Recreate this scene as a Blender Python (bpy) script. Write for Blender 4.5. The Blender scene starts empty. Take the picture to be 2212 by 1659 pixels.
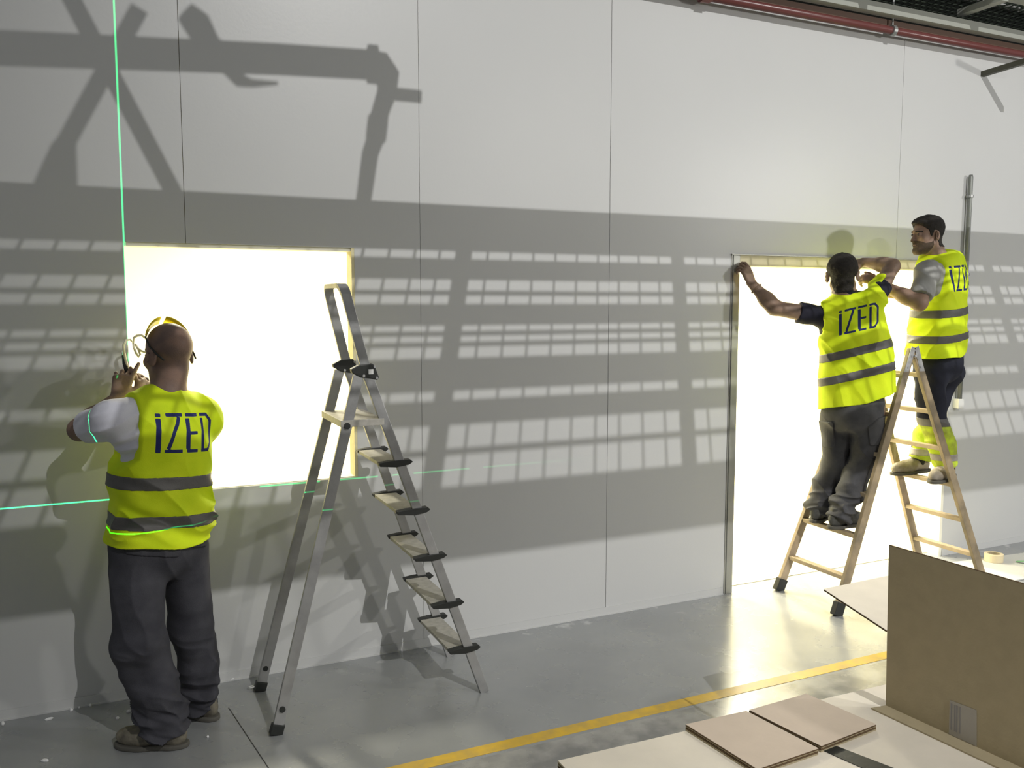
import bpy, bmesh, math, random
import numpy as np
from mathutils import Vector, Matrix, Euler

random.seed(7)
PI = math.pi
S = bpy.context.scene
COL = S.collection

# ---------------------------------------------------------------- camera
YAW, PITCH, FPX, CAM = math.radians(24.75), math.radians(5.35), 1850.0, Vector((0.0, -4.28, 1.85))
cd = bpy.data.cameras.new('camera'); cam = bpy.data.objects.new('camera', cd); COL.objects.link(cam)
cam.location = CAM
cam.rotation_euler = (PI/2 - PITCH, 0, -YAW)
cd.sensor_width = 36.0; cd.lens = 36.0*FPX/2212.0; cd.clip_start = 0.05; cd.clip_end = 200
S.camera = cam
# ---------------------------------------------------------------- world, lights, exposure
S.view_settings.view_transform = 'Standard'
S.view_settings.look = 'None'
S.view_settings.gamma = 1.0
S.view_settings.use_curve_mapping = False
S.view_settings.exposure = 0.0
w = bpy.data.worlds.new('hall_world'); S.world = w; w.use_nodes = True
w.node_tree.nodes['Background'].inputs[0].default_value = (0.95, 0.98, 1.0, 1)
w.node_tree.nodes['Background'].inputs[1].default_value = 0.195

def light(name, kind, loc, energy, color=(1,1,1), size=None, rot=None, **kw):
    d = bpy.data.lights.new(name, kind); d.energy = energy; d.color = color
    for k, v in kw.items(): setattr(d, k, v)
    o = bpy.data.objects.new(name, d); COL.objects.link(o); o.location = loc
    if rot: o.rotation_euler = rot
    return o
# hall floodlight high behind the camera: shines down through the mezzanine grating
key = light('hall_floodlight', 'SPOT', (2.55, -9.5, 7.6), 2500, (1.0, 0.985, 0.96), shadow_soft_size=0.022, spot_size=math.radians(62), spot_blend=1.0)
key.rotation_euler = (Vector((4.1, 0, 1.8)) - Vector(key.location)).to_track_quat('-Z', 'Y').to_euler()
# broad unseen fill added on the right: brightens the right half of the wall
light('added_fill_light', 'AREA', (8.3, -5.5, 3.3), 115, (1.0, 0.98, 0.93), rot=(Vector((5.2,0,1.6)) - Vector((8.3,-5.5,3.3))).to_track_quat('-Z','Y').to_euler(), shape='DISK', size=2.6)
light('added_fill_light', 'AREA', (4.2, -4.6, 3.6), 48, (1.0, 0.97, 0.90), rot=(math.radians(12),0,0), shape='DISK', size=1.4)  # second unseen fill, added to lift the floor, cardboard and vests
# ceiling panels of the lit room behind the wall (light leaves through window and door)
for x, y, e_ in ((0.6, 1.5, 75), (3.4, 2.1, 170), (5.2, 2.1, 170), (1.8, 3.2, 60), (4.6, 1.2, 60)):
    light('room_ceiling_light', 'AREA', (x, y, 2.62), e_, (1.0, 0.94, 0.74), rot=(0, 0, 0), shape='SQUARE', size=0.6)

# ---------------------------------------------------------------- helpers
def at(px, py, Y):
    """point on the vertical plane y=Y seen at pixel (px,py) of the photograph"""
    f = Vector((math.sin(YAW)*math.cos(PITCH), math.cos(YAW)*math.cos(PITCH), -math.sin(PITCH)))
    r = Vector((math.cos(YAW), -math.sin(YAW), 0)); u = r.cross(f)
    d = f + r*((px-1106)/FPX) - u*((py-829.5)/FPX)
    return CAM + d*((Y-CAM.y)/d.y)
def atz(px, py, z):
    f = Vector((math.sin(YAW)*math.cos(PITCH), math.cos(YAW)*math.cos(PITCH), -math.sin(PITCH)))
    r = Vector((math.cos(YAW), -math.sin(YAW), 0)); u = r.cross(f)
    d = f + r*((px-1106)/FPX) - u*((py-829.5)/FPX)
    return CAM + d*((z-CAM.z)/d.z)

def mat(name, color, rough=0.6, metal=0.0, var=0.0, vscale=5.0, bump=0.0, bscale=40.0, emit=None, spec=0.5, color2=None, alpha=1.0, trans=0.0, coat=0.0, stretch=None):
    m = bpy.data.materials.new(name); m.use_nodes = True
    nt = m.node_tree; b = nt.nodes['Principled BSDF']; L = nt.links
    b.inputs['Base Color'].default_value = (*color, 1); b.inputs['Roughness'].default_value = rough
    b.inputs['Metallic'].default_value = metal; b.inputs['Specular IOR Level'].default_value = spec
    b.inputs['Coat Weight'].default_value = coat; b.inputs['Transmission Weight'].default_value = trans
    b.inputs['Alpha'].default_value = alpha
    tc = nt.nodes.new('ShaderNodeTexCoord'); mp = nt.nodes.new('ShaderNodeMapping')
    L.new(tc.outputs['Object'], mp.inputs['Vector'])
    if stretch: mp.inputs['Scale'].default_value = stretch
    if var > 0:
        n = nt.nodes.new('ShaderNodeTexNoise'); n.inputs['Scale'].default_value = vscale; n.inputs['Detail'].default_value = 6
        r = nt.nodes.new('ShaderNodeValToRGB')
        c2 = color2 or tuple(c*(1-var) for c in color)
        r.color_ramp.elements[0].position = 0.35; r.color_ramp.elements[1].position = 0.65
        r.color_ramp.elements[0].color = (*c2, 1); r.color_ramp.elements[1].color = (*color, 1)
        L.new(mp.outputs[0], n.inputs['Vector']); L.new(n.outputs['Fac'], r.inputs['Fac']); L.new(r.outputs[0], b.inputs['Base Color'])
    if bump > 0:
        n2 = nt.nodes.new('ShaderNodeTexNoise'); n2.inputs['Scale'].default_value = bscale; n2.inputs['Detail'].default_value = 4
        bp = nt.nodes.new('ShaderNodeBump'); bp.inputs['Strength'].default_value = bump; bp.inputs['Distance'].default_value = 0.01
        L.new(mp.outputs[0], n2.inputs['Vector']); L.new(n2.outputs['Fac'], bp.inputs['Height']); L.new(bp.outputs[0], b.inputs['Normal'])
    if emit:
        b.inputs['Emission Color'].default_value = (*emit[0], 1); b.inputs['Emission Strength'].default_value = emit[1]
    return m

def tag(o, label=None, cat=None, group=None, kind=None):
    if label: o['label'] = label
    if cat: o['category'] = cat
    if group: o['group'] = group
    if kind: o['kind'] = kind
    return o
def empty(name, loc=(0,0,0), label=None, cat=None, group=None, kind=None):
    o = bpy.data.objects.new(name, None); COL.objects.link(o); o.location = loc; o.empty_display_size = 0.1
    return tag(o, label, cat, group, kind)
class MB:
    """collects polygons given in world coordinates"""
    def __init__(s): s.v = []; s.f = []
    def poly(s, vs, fs):
        n = len(s.v); s.v += [tuple(v) for v in vs]; s.f += [tuple(i+n for i in f) for f in fs]; return s
    def box(s, lo, hi):
        x0,y0,z0 = lo; x1,y1,z1 = hi
        return s.poly([(x0,y0,z0),(x1,y0,z0),(x1,y1,z0),(x0,y1,z0),(x0,y0,z1),(x1,y0,z1),(x1,y1,z1),(x0,y1,z1)],
                      [(0,3,2,1),(4,5,6,7),(0,1,5,4),(1,2,6,5),(2,3,7,6),(3,0,4,7)])
    def beam(s, a, b, side, w, t, w2=None):
        """bar from a to b; w along `side`, t across"""
        a = Vector(a); b = Vector(b); d = (b-a).normalized(); sd = Vector(side); sd = (sd - d*sd.dot(d)).normalized(); n = d.cross(sd)
        w2 = w if w2 is None else w2
        vs = [p + sd*(i*ww/2) + n*(j*t/2) for p, ww in ((a,w),(b,w2)) for i, j in ((-1,-1),(1,-1),(1,1),(-1,1))]
        return s.poly(vs, [(0,3,2,1),(4,5,6,7),(0,1,5,4),(1,2,6,5),(2,3,7,6),(3,0,4,7)])
    def tube(s, pts, r, n=10, caps=True):
        pts = [Vector(p) for p in pts]; rs = r if isinstance(r, (list, tuple)) else [r]*len(pts)
        base = len(s.v); up = None
        for i, p in enumerate(pts):
            d = (pts[min(i+1,len(pts)-1)] - pts[max(i-1,0)]).normalized()
            if up is None: up = Vector((0,0,1)) if abs(d.z) < .9 else Vector((1,0,0))
            x = d.cross(up).normalized(); y = x.cross(d).normalized(); up = y
            for k in range(n):
                a = 2*PI*k/n; s.v.append(tuple(p + x*math.cos(a)*rs[i] + y*math.sin(a)*rs[i]))
        for i in range(len(pts)-1):
            for k in range(n):
                a0 = base+i*n+k; a1 = base+i*n+(k+1)%n; s.f.append((a0, a1, a1+n, a0+n))
        if caps:
            s.f.append(tuple(base+k for k in range(n))[::-1]); s.f.append(tuple(base+(len(pts)-1)*n+k for k in range(n)))
        return s
    def prism(s, pts, off):
        """closed polygon pts extruded by vector off"""
        n = len(pts); off = Vector(off); pts = [Vector(p) for p in pts]
        return s.poly(pts+[p+off for p in pts], [tuple(range(n))[::-1], tuple(range(n,2*n))]+[(i,(i+1)%n,n+(i+1)%n,n+i) for i in range(n)])
    def build(s, name, m, parent=None, loc=None, smooth=False, bevel=0.0, label=None, kind=None, fixn=True):
        org = Vector(parent.matrix_world.translation if parent is None else root_loc(parent)) if parent else Vector(loc or (0,0,0))
        me = bpy.data.meshes.new(name)
        me.from_pydata([tuple(Vector(v)-org) for v in s.v], [], s.f); me.materials.append(m)
        if fixn:
            bm = bmesh.new(); bm.from_mesh(me); bmesh.ops.recalc_face_normals(bm, faces=bm.faces)
            if bevel > 0: bmesh.ops.bevel(bm, geom=bm.edges[:], offset=bevel, segments=2, affect='EDGES', profile=0.6)
            bm.to_mesh(me); bm.free()
        if smooth: me.polygons.foreach_set('use_smooth', [True]*len(me.polygons))
        o = bpy.data.objects.new(name, me); COL.objects.link(o)
        if parent: o.parent = parent
        else: o.location = org
        if label: o['label'] = label
        if kind: o['kind'] = kind
        return o
def root_loc(o):
    p = Vector(o.location)
    while o.parent: o = o.parent; p += Vector(o.location)
    return p

# ---------------------------------------------------------------- materials
def wall_material():
    m = mat('wall_panel_paint', (0.60,0.605,0.60), rough=0.36, spec=0.35, bump=0.03, bscale=60, var=0.04, vscale=0.7)
    return m
M = dict(
    wall=wall_material(),
    core=mat('panel_foam_core', (0.75,0.68,0.42), 0.8, bump=0.3),
    joint=mat('joint_dark', (0.05,0.05,0.05), 0.9),
    alu=mat('aluminium', (0.42,0.42,0.415), 0.38, 0.35, var=0.25, vscale=9, bump=0.08, bscale=80),
    steel=mat('galvanised_steel', (0.46,0.47,0.46), 0.42, 0.6, var=0.25, vscale=12),
    frame=mat('door_frame_metal', (0.42,0.42,0.38), 0.4, 0.4, var=0.2, vscale=6),
    black=mat('black_plastic', (0.02,0.022,0.02), 0.5, bump=0.1),
    wood=mat('worn_pine', (0.47,0.37,0.25), 0.6, var=0.45, vscale=8, bump=0.25, bscale=30, color2=(0.34,0.27,0.18)),
    woodgrey=mat('paint_stained_rail', (0.40,0.31,0.19), 0.65, var=0.5, vscale=9, bump=0.3, bscale=30, color2=(0.22,0.18,0.12)),
    zinc=mat('zinc_plate', (0.50,0.50,0.50), 0.5, 0.5, var=0.3, vscale=30),
    red=mat('red_pipe_paint', (0.15,0.045,0.042), 0.32),
    ceilg=mat('ceiling_frame_grey', (0.36,0.37,0.33), 0.6),
    ceild=mat('ceiling_dark_green', (0.05,0.065,0.045), 0.7, var=0.5, vscale=6, color2=(0.02,0.03,0.02)),
    white=mat('white_plastic', (0.8,0.8,0.78), 0.5),
    cream=mat('inner_wall_paint', (0.86,0.84,0.72), 0.7),
    card=mat('brown_cardboard', (0.45,0.38,0.245), 0.85, var=0.06, vscale=20, bump=0.08, bscale=90),
    cardlight=mat('light_cardboard', (0.88,0.81,0.69), 0.85, var=0.05, vscale=10, bump=0.05, bscale=60),
    cardpink=mat('pinkish_cardboard', (0.68,0.57,0.47), 0.85, var=0.05, vscale=14, bump=0.05, bscale=60),
    cardedge=mat('cardboard_cut_edge', (0.16,0.10,0.05), 0.95, var=0.4, vscale=90),
    yellow=mat('yellow_floor_paint', (0.72,0.46,0.03), 0.45, var=0.25, vscale=14, color2=(0.55,0.37,0.07)),
    foam=mat('white_foam', (0.85,0.85,0.85), 0.8),
)
def floor_material():
    m = bpy.data.materials.new('painted_concrete_floor'); m.use_nodes = True
    nt = m.node_tree; b = nt.nodes['Principled BSDF']; L = nt.links; N = nt.nodes.new
    geo = N('ShaderNodeNewGeometry'); sep = N('ShaderNodeSeparateXYZ'); L.new(geo.outputs['Position'], sep.inputs[0])
    def noise(sc, det=6, w=None):
        n = N('ShaderNodeTexNoise'); n.inputs['Scale'].default_value = sc; n.inputs['Detail'].default_value = det
        L.new(geo.outputs['Position'], n.inputs['Vector']); return n
    def ramp(src, p0, p1, c0, c1):
        r = N('ShaderNodeValToRGB'); r.color_ramp.elements[0].position = p0; r.color_ramp.elements[1].position = p1
        r.color_ramp.elements[0].color = (*c0,1); r.color_ramp.elements[1].color = (*c1,1); L.new(src, r.inputs[0]); return r
    paint = ramp(noise(1.7).outputs['Fac'], .35, .7, (0.265,0.275,0.282), (0.325,0.335,0.338))
    bare = ramp(noise(7,10).outputs['Fac'], .4, .62, (0.21,0.208,0.20), (0.36,0.355,0.33))
    # bare, scuffed concrete on the near side of the yellow line
    ma = N('ShaderNodeMath'); ma.operation = 'LESS_THAN'; ma.inputs[1].default_value = -1.19; L.new(sep.outputs['Y'], ma.inputs[0])
    mx = N('ShaderNodeMix'); mx.data_type = 'RGBA'; L.new(ma.outputs[0], mx.inputs['Factor']); L.new(paint.outputs[0], mx.inputs['A']); L.new(bare.outputs[0], mx.inputs['B'])
    # white dust swept along the wall by the door
    d = N('ShaderNodeMapRange'); d.inputs['From Min'].default_value = -0.22; d.inputs['From Max'].default_value = -0.07; L.new(sep.outputs['Y'], d.inputs['Value'])
    dn = ramp(noise(9,8).outputs['Fac'], .60, .70, (0,0,0), (1,1,1))
    dm = N('ShaderNodeMath'); dm.operation = 'MULTIPLY'; L.new(d.outputs[0], dm.inputs[0]); L.new(dn.outputs[0], dm.inputs[1])
    dm2 = N('ShaderNodeMath'); dm2.operation = 'MULTIPLY'; dm2.inputs[1].default_value = .6; L.new(dm.outputs[0], dm2.inputs[0])
    mx2 = N('ShaderNodeMix'); mx2.data_type = 'RGBA'; L.new(dm2.outputs[0], mx2.inputs['Factor']); L.new(mx.outputs['Result'], mx2.inputs['A']); mx2.inputs['B'].default_value = (.6,.6,.6,1)
    L.new(mx2.outputs['Result'], b.inputs['Base Color'])
    rr = ramp(noise(4,8).outputs['Fac'], .3, .7, (0.20,)*3, (0.32,)*3); L.new(rr.outputs[0], b.inputs['Roughness'])
    b.inputs['Specular IOR Level'].default_value = 0.9
    bp = N('ShaderNodeBump'); bp.inputs['Strength'].default_value = 0.06; bp.inputs['Distance'].default_value = 0.006
    L.new(noise(14,8).outputs['Fac'], bp.inputs['Height']); L.new(bp.outputs[0], b.inputs['Normal'])
    return m

# ---------------------------------------------------------------- setting
fl = MB().box((-9,-12,-0.1),(14,6,0)).build('floor', floor_material(), kind='structure')
# saw-cut joint in the floor by the worker
cutb = MB()
for y0, x0 in ((-0.33, 0.40),):
    cutb.beam((0.40,-0.30,0.0006),(0.58,-1.6,0.0006),(1,0,0),0.004,0.001)
cutb.build('floor_joint', M['joint'], fl)
MB().box((-9,-1.17,0.0),(14,-1.10,0.0015)).build('trim_1', M['yellow'], kind='structure', label='yellow painted line along the grey floor')

WH, WT = 3.66, 0.08          # wall height, thickness
WIN = (0.045, 1.10, 0.962, 2.13); DOOR = (3.462, 5.455, 0.0, 2.15)
wall = empty('wall_back', (0,0,0), kind='structure', label='grey insulated panel partition with window and door openings')
def rects(x0, x1, z0, z1):
    R = [(x0,x1,z0,z1)]
    for a0,a1,b0,b1 in (WIN, DOOR):
        out = []
        for (p0,p1,q0,q1) in R:
            if a0 >= p1 or a1 <= p0 or b0 >= q1 or b1 <= q0: out.append((p0,p1,q0,q1)); continue
            if a0 > p0: out.append((p0,a0,q0,q1))
            if a1 < p1: out.append((a1,p1,q0,q1))
            if b0 > q0: out.append((max(p0,a0),min(p1,a1),q0,b0))
            if b1 < q1: out.append((max(p0,a0),min(p1,a1),b1,q1))
        R = out
    return R
PW = 1.1415; g = 0.0013
for i in range(-5, 9):
    g = 0.0013 if i < 2 else (0.0008 if i == 2 else 0.0004)
    x0 = 0.307 + i*PW + g; x1 = x0 + PW - 2*g
    mb = MB()
    for (a,b,c,d) in rects(x0,x1,0.0,WH): mb.box((a,0.0015 if i % 2 else 0.0,c),(b,0.012,d))
    mb.build('wall_panel', M['wall'], wall)
core = MB()
for (a,b,c,d) in rects(-5.4,10.57,0.0,WH): core.box((a,0.0125,c),(b,WT-0.01,d))
core.build('insulation_core', M['core'], wall)
back = MB()
for (a,b,c,d) in rects(-5.4,10.57,0.0,WH): back.box((a,WT-0.0095,c),(b,WT,d))
back.build('back_skin', M['cream'], wall)
tr = MB().box((-5.4,-0.006,0),(3.455,-0.0005,0.045)).box((-5.4,-0.012,0),(3.455,-0.006,0.006))
tr.build('baseboard_left', M['wall'], kind='structure')
MB().box((5.46,-0.006,0),(10.5,-0.0005,0.045)).build('baseboard_right', M['wall'], kind='structure')
# door lining: u-profile on the left jamb, on the lintel and on the right jamb
door = empty('door_1', (3.46,0,0), kind='structure', label='metal lined doorway opening in the grey partition')
MB().box((3.475,-0.010,0),(3.525,0.10,2.149)).box((3.463,-0.004,0),(3.4745,0.10,2.149)).build('left_jamb', M['frame'], door, bevel=0.002)
MB().box((3.526,-0.008,2.085),(5.455,0.12,2.15)).build('lintel', mat('lintel_primer',(0.62,0.56,0.38),0.6,var=.15,vscale=8), door, bevel=0.002)
MB().box((3.462,-0.010,2.151),(5.47,-0.001,2.157)).build('head_flashing', M['frame'], door)
MB().box((5.43,0.0,0),(5.455,0.12,2.15)).build('right_jamb', M['cream'], door)
win = empty('window_1', (0.045,0,0.962), kind='structure', label='unframed rectangular window opening cut in the partition')
MB().box((1.085,0.001,0.962),(1.10,0.10,2.13)).build('right_reveal', M['core'], win)
MB().box((0.045,0.012,2.112),(1.085,0.10,2.13)).build('top_reveal', M['cream'], win)
MB().box((0.045,0.012,0.962),(1.085,0.10,0.966)).build('sill', M['cream'], win)

# bright inner room
MB().box((-2.2,4.2,0),(7.2,4.3,2.8)).build('wall_inner', M['cream'], kind='structure')
MB().box((-2.3,0.1,0),(-2.2,4.2,2.8)).build('wall_left', M['cream'], kind='structure')
MB().box((7.2,0.1,0),(7.3,4.2,2.8)).build('wall_right', M['cream'], kind='structure')
MB().box((-2.3,0.08,2.7),(7.3,4.3,2.8)).build('ceiling', M['cream'], kind='structure')
MB().box((-2.2,0.1,0.0),(7.2,4.2,0.004)).build('trim_2', mat('inner_floor_vinyl',(0.75,0.70,0.52),0.35), kind='structure')
px_ = at(1617,700,2.8).x; MB().box((px_,2.8,0.0),(7.2,4.19,2.7)).build('wall_partition', M['cream'], kind='structure')
ra = at(1585,853,4.17); rb = at(1618,848,4.17)
cl = MB().box((ra.x,4.16,ra.z),(rb.x,4.2,rb.z)).build('trim_3', mat('dark_blue_rail',(0.06,0.07,0.2),0.5), kind='structure')

# ---------------------------------------------------------------- ceiling framework over the wall edge (upper right)
cg = empty('ceiling_frame', (2.0,0,3.7), kind='structure', label='grey ceiling framework with dark mesh panels')
MB().box((1.6,-0.14,4.05),(11,4.5,4.08)).build('deck', M['ceild'], cg)
MB().box((1.6,-0.13,3.70),(9.5,-0.07,3.76)).build('edge_beam', M['ceilg'], cg)
for i in range(8):
    x = 2.30 + i*1.0
    MB().box((x-0.03,-0.40,3.80),(x+0.03,-0.07,3.84)).build('cross_beam', M['ceilg'], cg)
MB().box((1.6,-0.40,3.84),(9.5,-0.31,3.90)).build('main_beam', M['ceilg'], cg)
mesh = MB()
for i in range(130):
    x = 1.65 + i*0.06
    mesh.box((x,-0.42,3.905),(x+0.007,0.3,3.911))
for j in range(13): mesh.box((1.6,-0.42+j*0.055,3.911),(9.4,-0.413+j*0.055,3.917))
tag(mesh.build('wire_mesh', M['ceild'], cg), kind='stuff')
for i in range(30):
    x = 2.0 + i*0.145
    MB().box((x,-0.10,3.92),(x+0.10,-0.05,3.935)).build('tray_slot', mat('tray_zinc',(0.5,0.5,0.48),0.6) if i == 0 else bpy.data.materials['tray_zinc'], cg)
# red sprinkler pipe along the top of the wall
rp = empty('sprinkler_pipe', (2.4,-0.05,3.6), 'dark red sprinkler pipe running along the top edge of the wall', 'pipe')
MB().tube([(1.8,-0.07,3.625),(9.4,-0.07,3.625)],0.024,12).build('pipe', M['red'], rp, smooth=True)
for x in (3.17,6.4): 
    MB().tube([(x-0.05,-0.07,3.625),(x-0.03,-0.07,3.625),(x-0.03,-0.07,3.625),(x+0.03,-0.07,3.625),(x+0.03,-0.07,3.625),(x+0.05,-0.07,3.625)],[.028,.028,.038,.038,.028,.028],14).build('coupling', M['red'], rp)
MB().tube([(4.66,-0.07,3.625),(4.69,-0.07,3.625)],0.034,14).tube([(4.675,-0.07,3.65),(4.675,-0.07,4.05)],0.006,8).build('hanger_clamp', M['steel'], rp)
MB().box((1.7,-0.045,3.662),(9.4,0.02,3.70)).build('trim_4', mat('brown_channel',(0.16,0.09,0.06),0.5), kind='structure')
br = MB().beam((5.645,0.0,3.470),(5.68,-0.55,3.50),(0,0,1),0.035,0.035).build('pipe_bracket', mat('dark_bracket',(0.07,0.07,0.05),.5)); tag(br, 'short dark steel bracket arm jutting from the wall below the red pipe', 'bracket')

# ---------------------------------------------------------------- mezzanine grating overhead behind the camera: casts the barred shadows
mz = empty('mezzanine_grating', (2,-3,3.72), kind='structure', label='steel mezzanine floor grating overhead')
zc = 3.72; X0, X1 = -3.0, 9.0
def row(y0, y1, z=zc, t=0.01, name='bearing_bar'):
    MB().box((X0,y0,z),(X1,y1,z+t)).build(name, M['steel'], mz)
row(-2.765,-2.49,t=.02,name='main_beam')
for y0,y1 in ((-2.945,-2.83),(-3.04,-3.025),(-3.215,-3.105),(-3.275,-3.262),(-3.335,-3.322),(-3.57,-3.41),(-3.74,-3.63),(-3.885,-3.865),(-4.34,-4.04)): row(y0,y1)
for i in range(-5,7):
    xc = 1.945 + i*0.967
    MB().box((xc-0.033,-4.34,zc+.012),(xc+0.033,-2.77,zc+0.02)).build('joist', M['steel'], mz)
rods = MB()
for i in range(-50,70):
    xc = 1.945 + i*0.0967
    rods.box((xc-0.0045,-4.34,zc+.004),(xc+0.0045,-2.77,zc+0.010))
tag(rods.build('cross_rod', M['steel'], mz), kind='stuff')
# pipework and bracing above the grating, also between lamp and wall
LP = Vector((2.55,-9.5,7.6))
def up(px, py, u):
    P = at(px, py, 0.0); return P + (LP-P)*u
def along(pts, u): return [up(x,y,u) for x,y in pts]
pp = empty('overhead_pipe', (0,-3,4.5), kind='structure', label='overhead pipe run with elbow above the mezzanine')
u = 0.30
MB().tube(along([(-500,90),(0,103),(300,115),(600,128),(800,140),(825,144),(838,160),(836,200),(822,240),(815,290),(800,330),(786,430),(782,470)],u),
          [0.048]*6+[0.042,0.036,0.032,0.032,0.03,0.028,0.028],14).build('pipe', M['red'], pp, smooth=True)
MB().tube(along([(795,138),(815,140)],u),0.062,14).build('flange', M['red'], pp)
MB().tube(along([(790,118),(803,104)],u),[0.012,0.01],8).build('bolt', M['red'], pp)
MB().tube(along([(838,202),(910,209)],u),0.021,12).build('stub', M['red'], pp)
MB().tube(along([(817,255),(812,300)],u),0.037,12).build('joint_sleeve', M['red'], pp)
bz = empty('overhead_brace', (0,-3,4.5), kind='structure', label='crossed steel braces above the mezzanine')
a, b = along([(135,-40),(388,440)],u); MB().beam(a,b,(1,0,0),0.045,0.02).build('brace', M['steel'], bz)
u = .34
a, b = along([(300,20),(130,330)],u); MB().beam(a,b,(1,0,0),0.05,0.02).build('brace', M['steel'], bz)
MB().prism(along([(110,312),(160,300),(164,420),(60,420)],u),(0,0.02,0)).build('gusset', M['steel'], bz)
MB().tube(along([(400,25),(425,50),(450,95),(480,125),(520,175),(545,180),(600,180)],u),[0.03,.04,.035,.03,.02,.012,.005],10).build('hose', M['steel'], bz, smooth=True)

# conduit and socket box on the wall, right of the doorway
cdt = empty('wall_conduit', (5.54,-0.02,1.16), 'thin grey wall conduit right of the doorway ending in a small white box', 'conduit')
MB().tube([(5.535,-0.03,1.15),(5.54,-0.03,2.74),(5.54,-0.03,2.76)],[.016,.016,.012],12).build('pipe', mat('conduit_grey',(0.22,0.23,0.215),0.45,0.3), cdt, smooth=True)
for z in (1.35,2.05,2.6): MB().tube([(5.538,-0.03,z),(5.538,-0.03,z+0.018)],0.024,12).build('clip', M['steel'], cdt)
MB().box((5.502,-0.05,1.095),(5.562,-0.001,1.165)).build('socket_box', M['white'], cdt, bevel=0.006)
# ---------------------------------------------------------------- aluminium stepladder
def alu_ladder():
    root = empty('aluminium_stepladder', (1.05,-0.41,0), 'tall aluminium stepladder with black step ends and a high hoop rail, under the window', 'ladder')
    A = M['alu']; Yn, Yf = -0.64, -0.18
    def fx(z): return 1.533 - 0.347*z if z < 1.55 else 0.995 - 0.24*(z-1.55)   # front rail x at height z; less raked above the hinge
    def yy(y, z): return y + (0.036*z if y < -.4 else -0.036*z)          # the ladder narrows upwards
    def rx(z): return 0.556 + 0.262*z          # rear rail
    for y in (Yn, Yf):
        MB().beam((fx(0),y,0.0),(fx(1.55),yy(y,1.55),1.55),(1,0,0),0.044,0.022).build('front_rail', A, root, bevel=0.003)
        MB().beam((rx(0.03),y,0.03),(rx(1.535),yy(y,1.535),1.535),(1,0,0),0.046,0.020).build('rear_leg', A, root, bevel=0.003)
        MB().beam((rx(0)-.002,y,0.0),(rx(0.045),y,0.045),(1,0,0),0.056,0.032).build('rubber_foot', M['black'], root, bevel=0.004)
        MB().tube([(rx(.11),y-0.014,.11),(rx(.11),y+0.014,.11)],0.013,12).build('rivet', M['black'], root)
        # hinge casting
        y0_ = y; y = yy(y, 1.55)
        c = Vector((1.006,y,1.552)); hs = 0.78; V3 = lambda v: Vector((v[0]*hs,v[1],v[2]*hs))
        MB().prism([c+V3((-.105,-.016,.018)),c+V3((-.06,-.016,.04)),c+V3((.02,-.016,.045)),c+V3((.035,-.016,.02)),c+V3((.055,-.016,-.035)),c+V3((.045,-.016,-.05)),c+V3((.01,-.016,-.04)),c+V3((-.05,-.016,-.03)),c+V3((-.10,-.016,-.005))],(0,.034,0)).build('hinge', M['black'], root, bevel=0.004)
        for dx,dz in ((-.027,-.017),(.022,.022),(.031,-.028)):
            MB().tube([(c.x+dx,y-0.021,c.z+dz),(c.x+dx,y+0.02,c.z+dz)],0.006,10).build('rivet', M['zinc'], root)
    ys = yy(Yn,1.55); MB().box((1.000,ys-0.0185,1.541),(1.022,ys-0.0165,1.563)).build('sticker', M['white'], root, label='small white square sticker on the hinge')
    # hoop: the rails curl over at the top and meet in a crossbar
    path = []; Yb, Yc = Yn, Yf; Yn, Yf = yy(Yn,1.9), yy(Yf,1.9)
    for z in (1.53,1.62,1.74,1.84): path.append((fx(z),yy(Yb,z),z,0.0))
    for k in range(1,7):
        a = math.radians(15*k); path.append((fx(1.875+.055*math.sin(a)),Yn+.055*(1-math.cos(a)),1.875+.055*math.sin(a),a))
    half = path[:]; Ym = (Yn+Yf)/2
    path += [(x,2*Ym-y,z,PI-a) for x,y,z,a in reversed(half)]
    vs = []
    for x,y,z,a in path:
        ny, nz = -math.cos(a), math.sin(a)          # outward
        for sx, o in ((-1,1),(1,1),(1,-1),(-1,-1)): vs.append((x+sx*.022, y+ny*o*.010, z+nz*o*.010))
    fs = [(4*k+j,4*k+(j+1)%4,4*k+4+(j+1)%4,4*k+4+j) for k in range(len(path)-1) for j in range(4)]+[(0,1,2,3),tuple(4*(len(path)-1)+k for k in (3,2,1,0))]
    MB().poly(vs,fs).build('hoop_rail', A, root, bevel=0.002)
    # platform
    Yn, Yf = yy(Yb,1.33), yy(Yc,1.33)
    MB().box((0.872,Yn-0.012,1.312),(1.068,Yf+0.012,1.342)).build('platform', mat('worn_tread',(0.50,0.48,0.43),0.6,0.1,var=.25,vscale=35,color2=(.40,.385,.34)), root, bevel=0.002)
    MB().tube([(rx(1.31),Yn-.022,1.318),(rx(1.31),Yn+.02,1.318)],0.014,12).build('rivet', M['black'], root)
    Y0, Y1 = Yb, Yc
    for i, z in enumerate((0.229,0.457,0.690,0.912,1.138)):
        x = fx(z); Yn, Yf = yy(Y0,z), yy(Y1,z)
        MB().box((x-0.095,Yn+0.02,z-0.012),(x+0.015,Yf-0.02,z+0.004)).build('step', bpy.data.materials['worn_tread'], root, bevel=0.002)
        for y, s in ((Yn,-1),(Yf,1)):
            p = MB().prism([(x-.10,y-.018,z+.004),(x-.05,y-.018,z+.010),(x+.045,y-.018,z+.012),(x+.058,y-.018,z+.0),(x+.04,y-.018,z-.012),(x-.02,y-.018,z-.02),(x-.095,y-.018,z-.012)],(0,.036,0))
            p.build('step_end', M['black'], root, bevel=0.002)
        MB().prism([(x-.01,Yn+.02,z-.018),(x+.03,Yn+.02,z-.018),(x+.035,Yn+.02,z-.07)],(0,.004,0)).build('step_brace', A, root)
    return root
alu_ladder()

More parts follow.
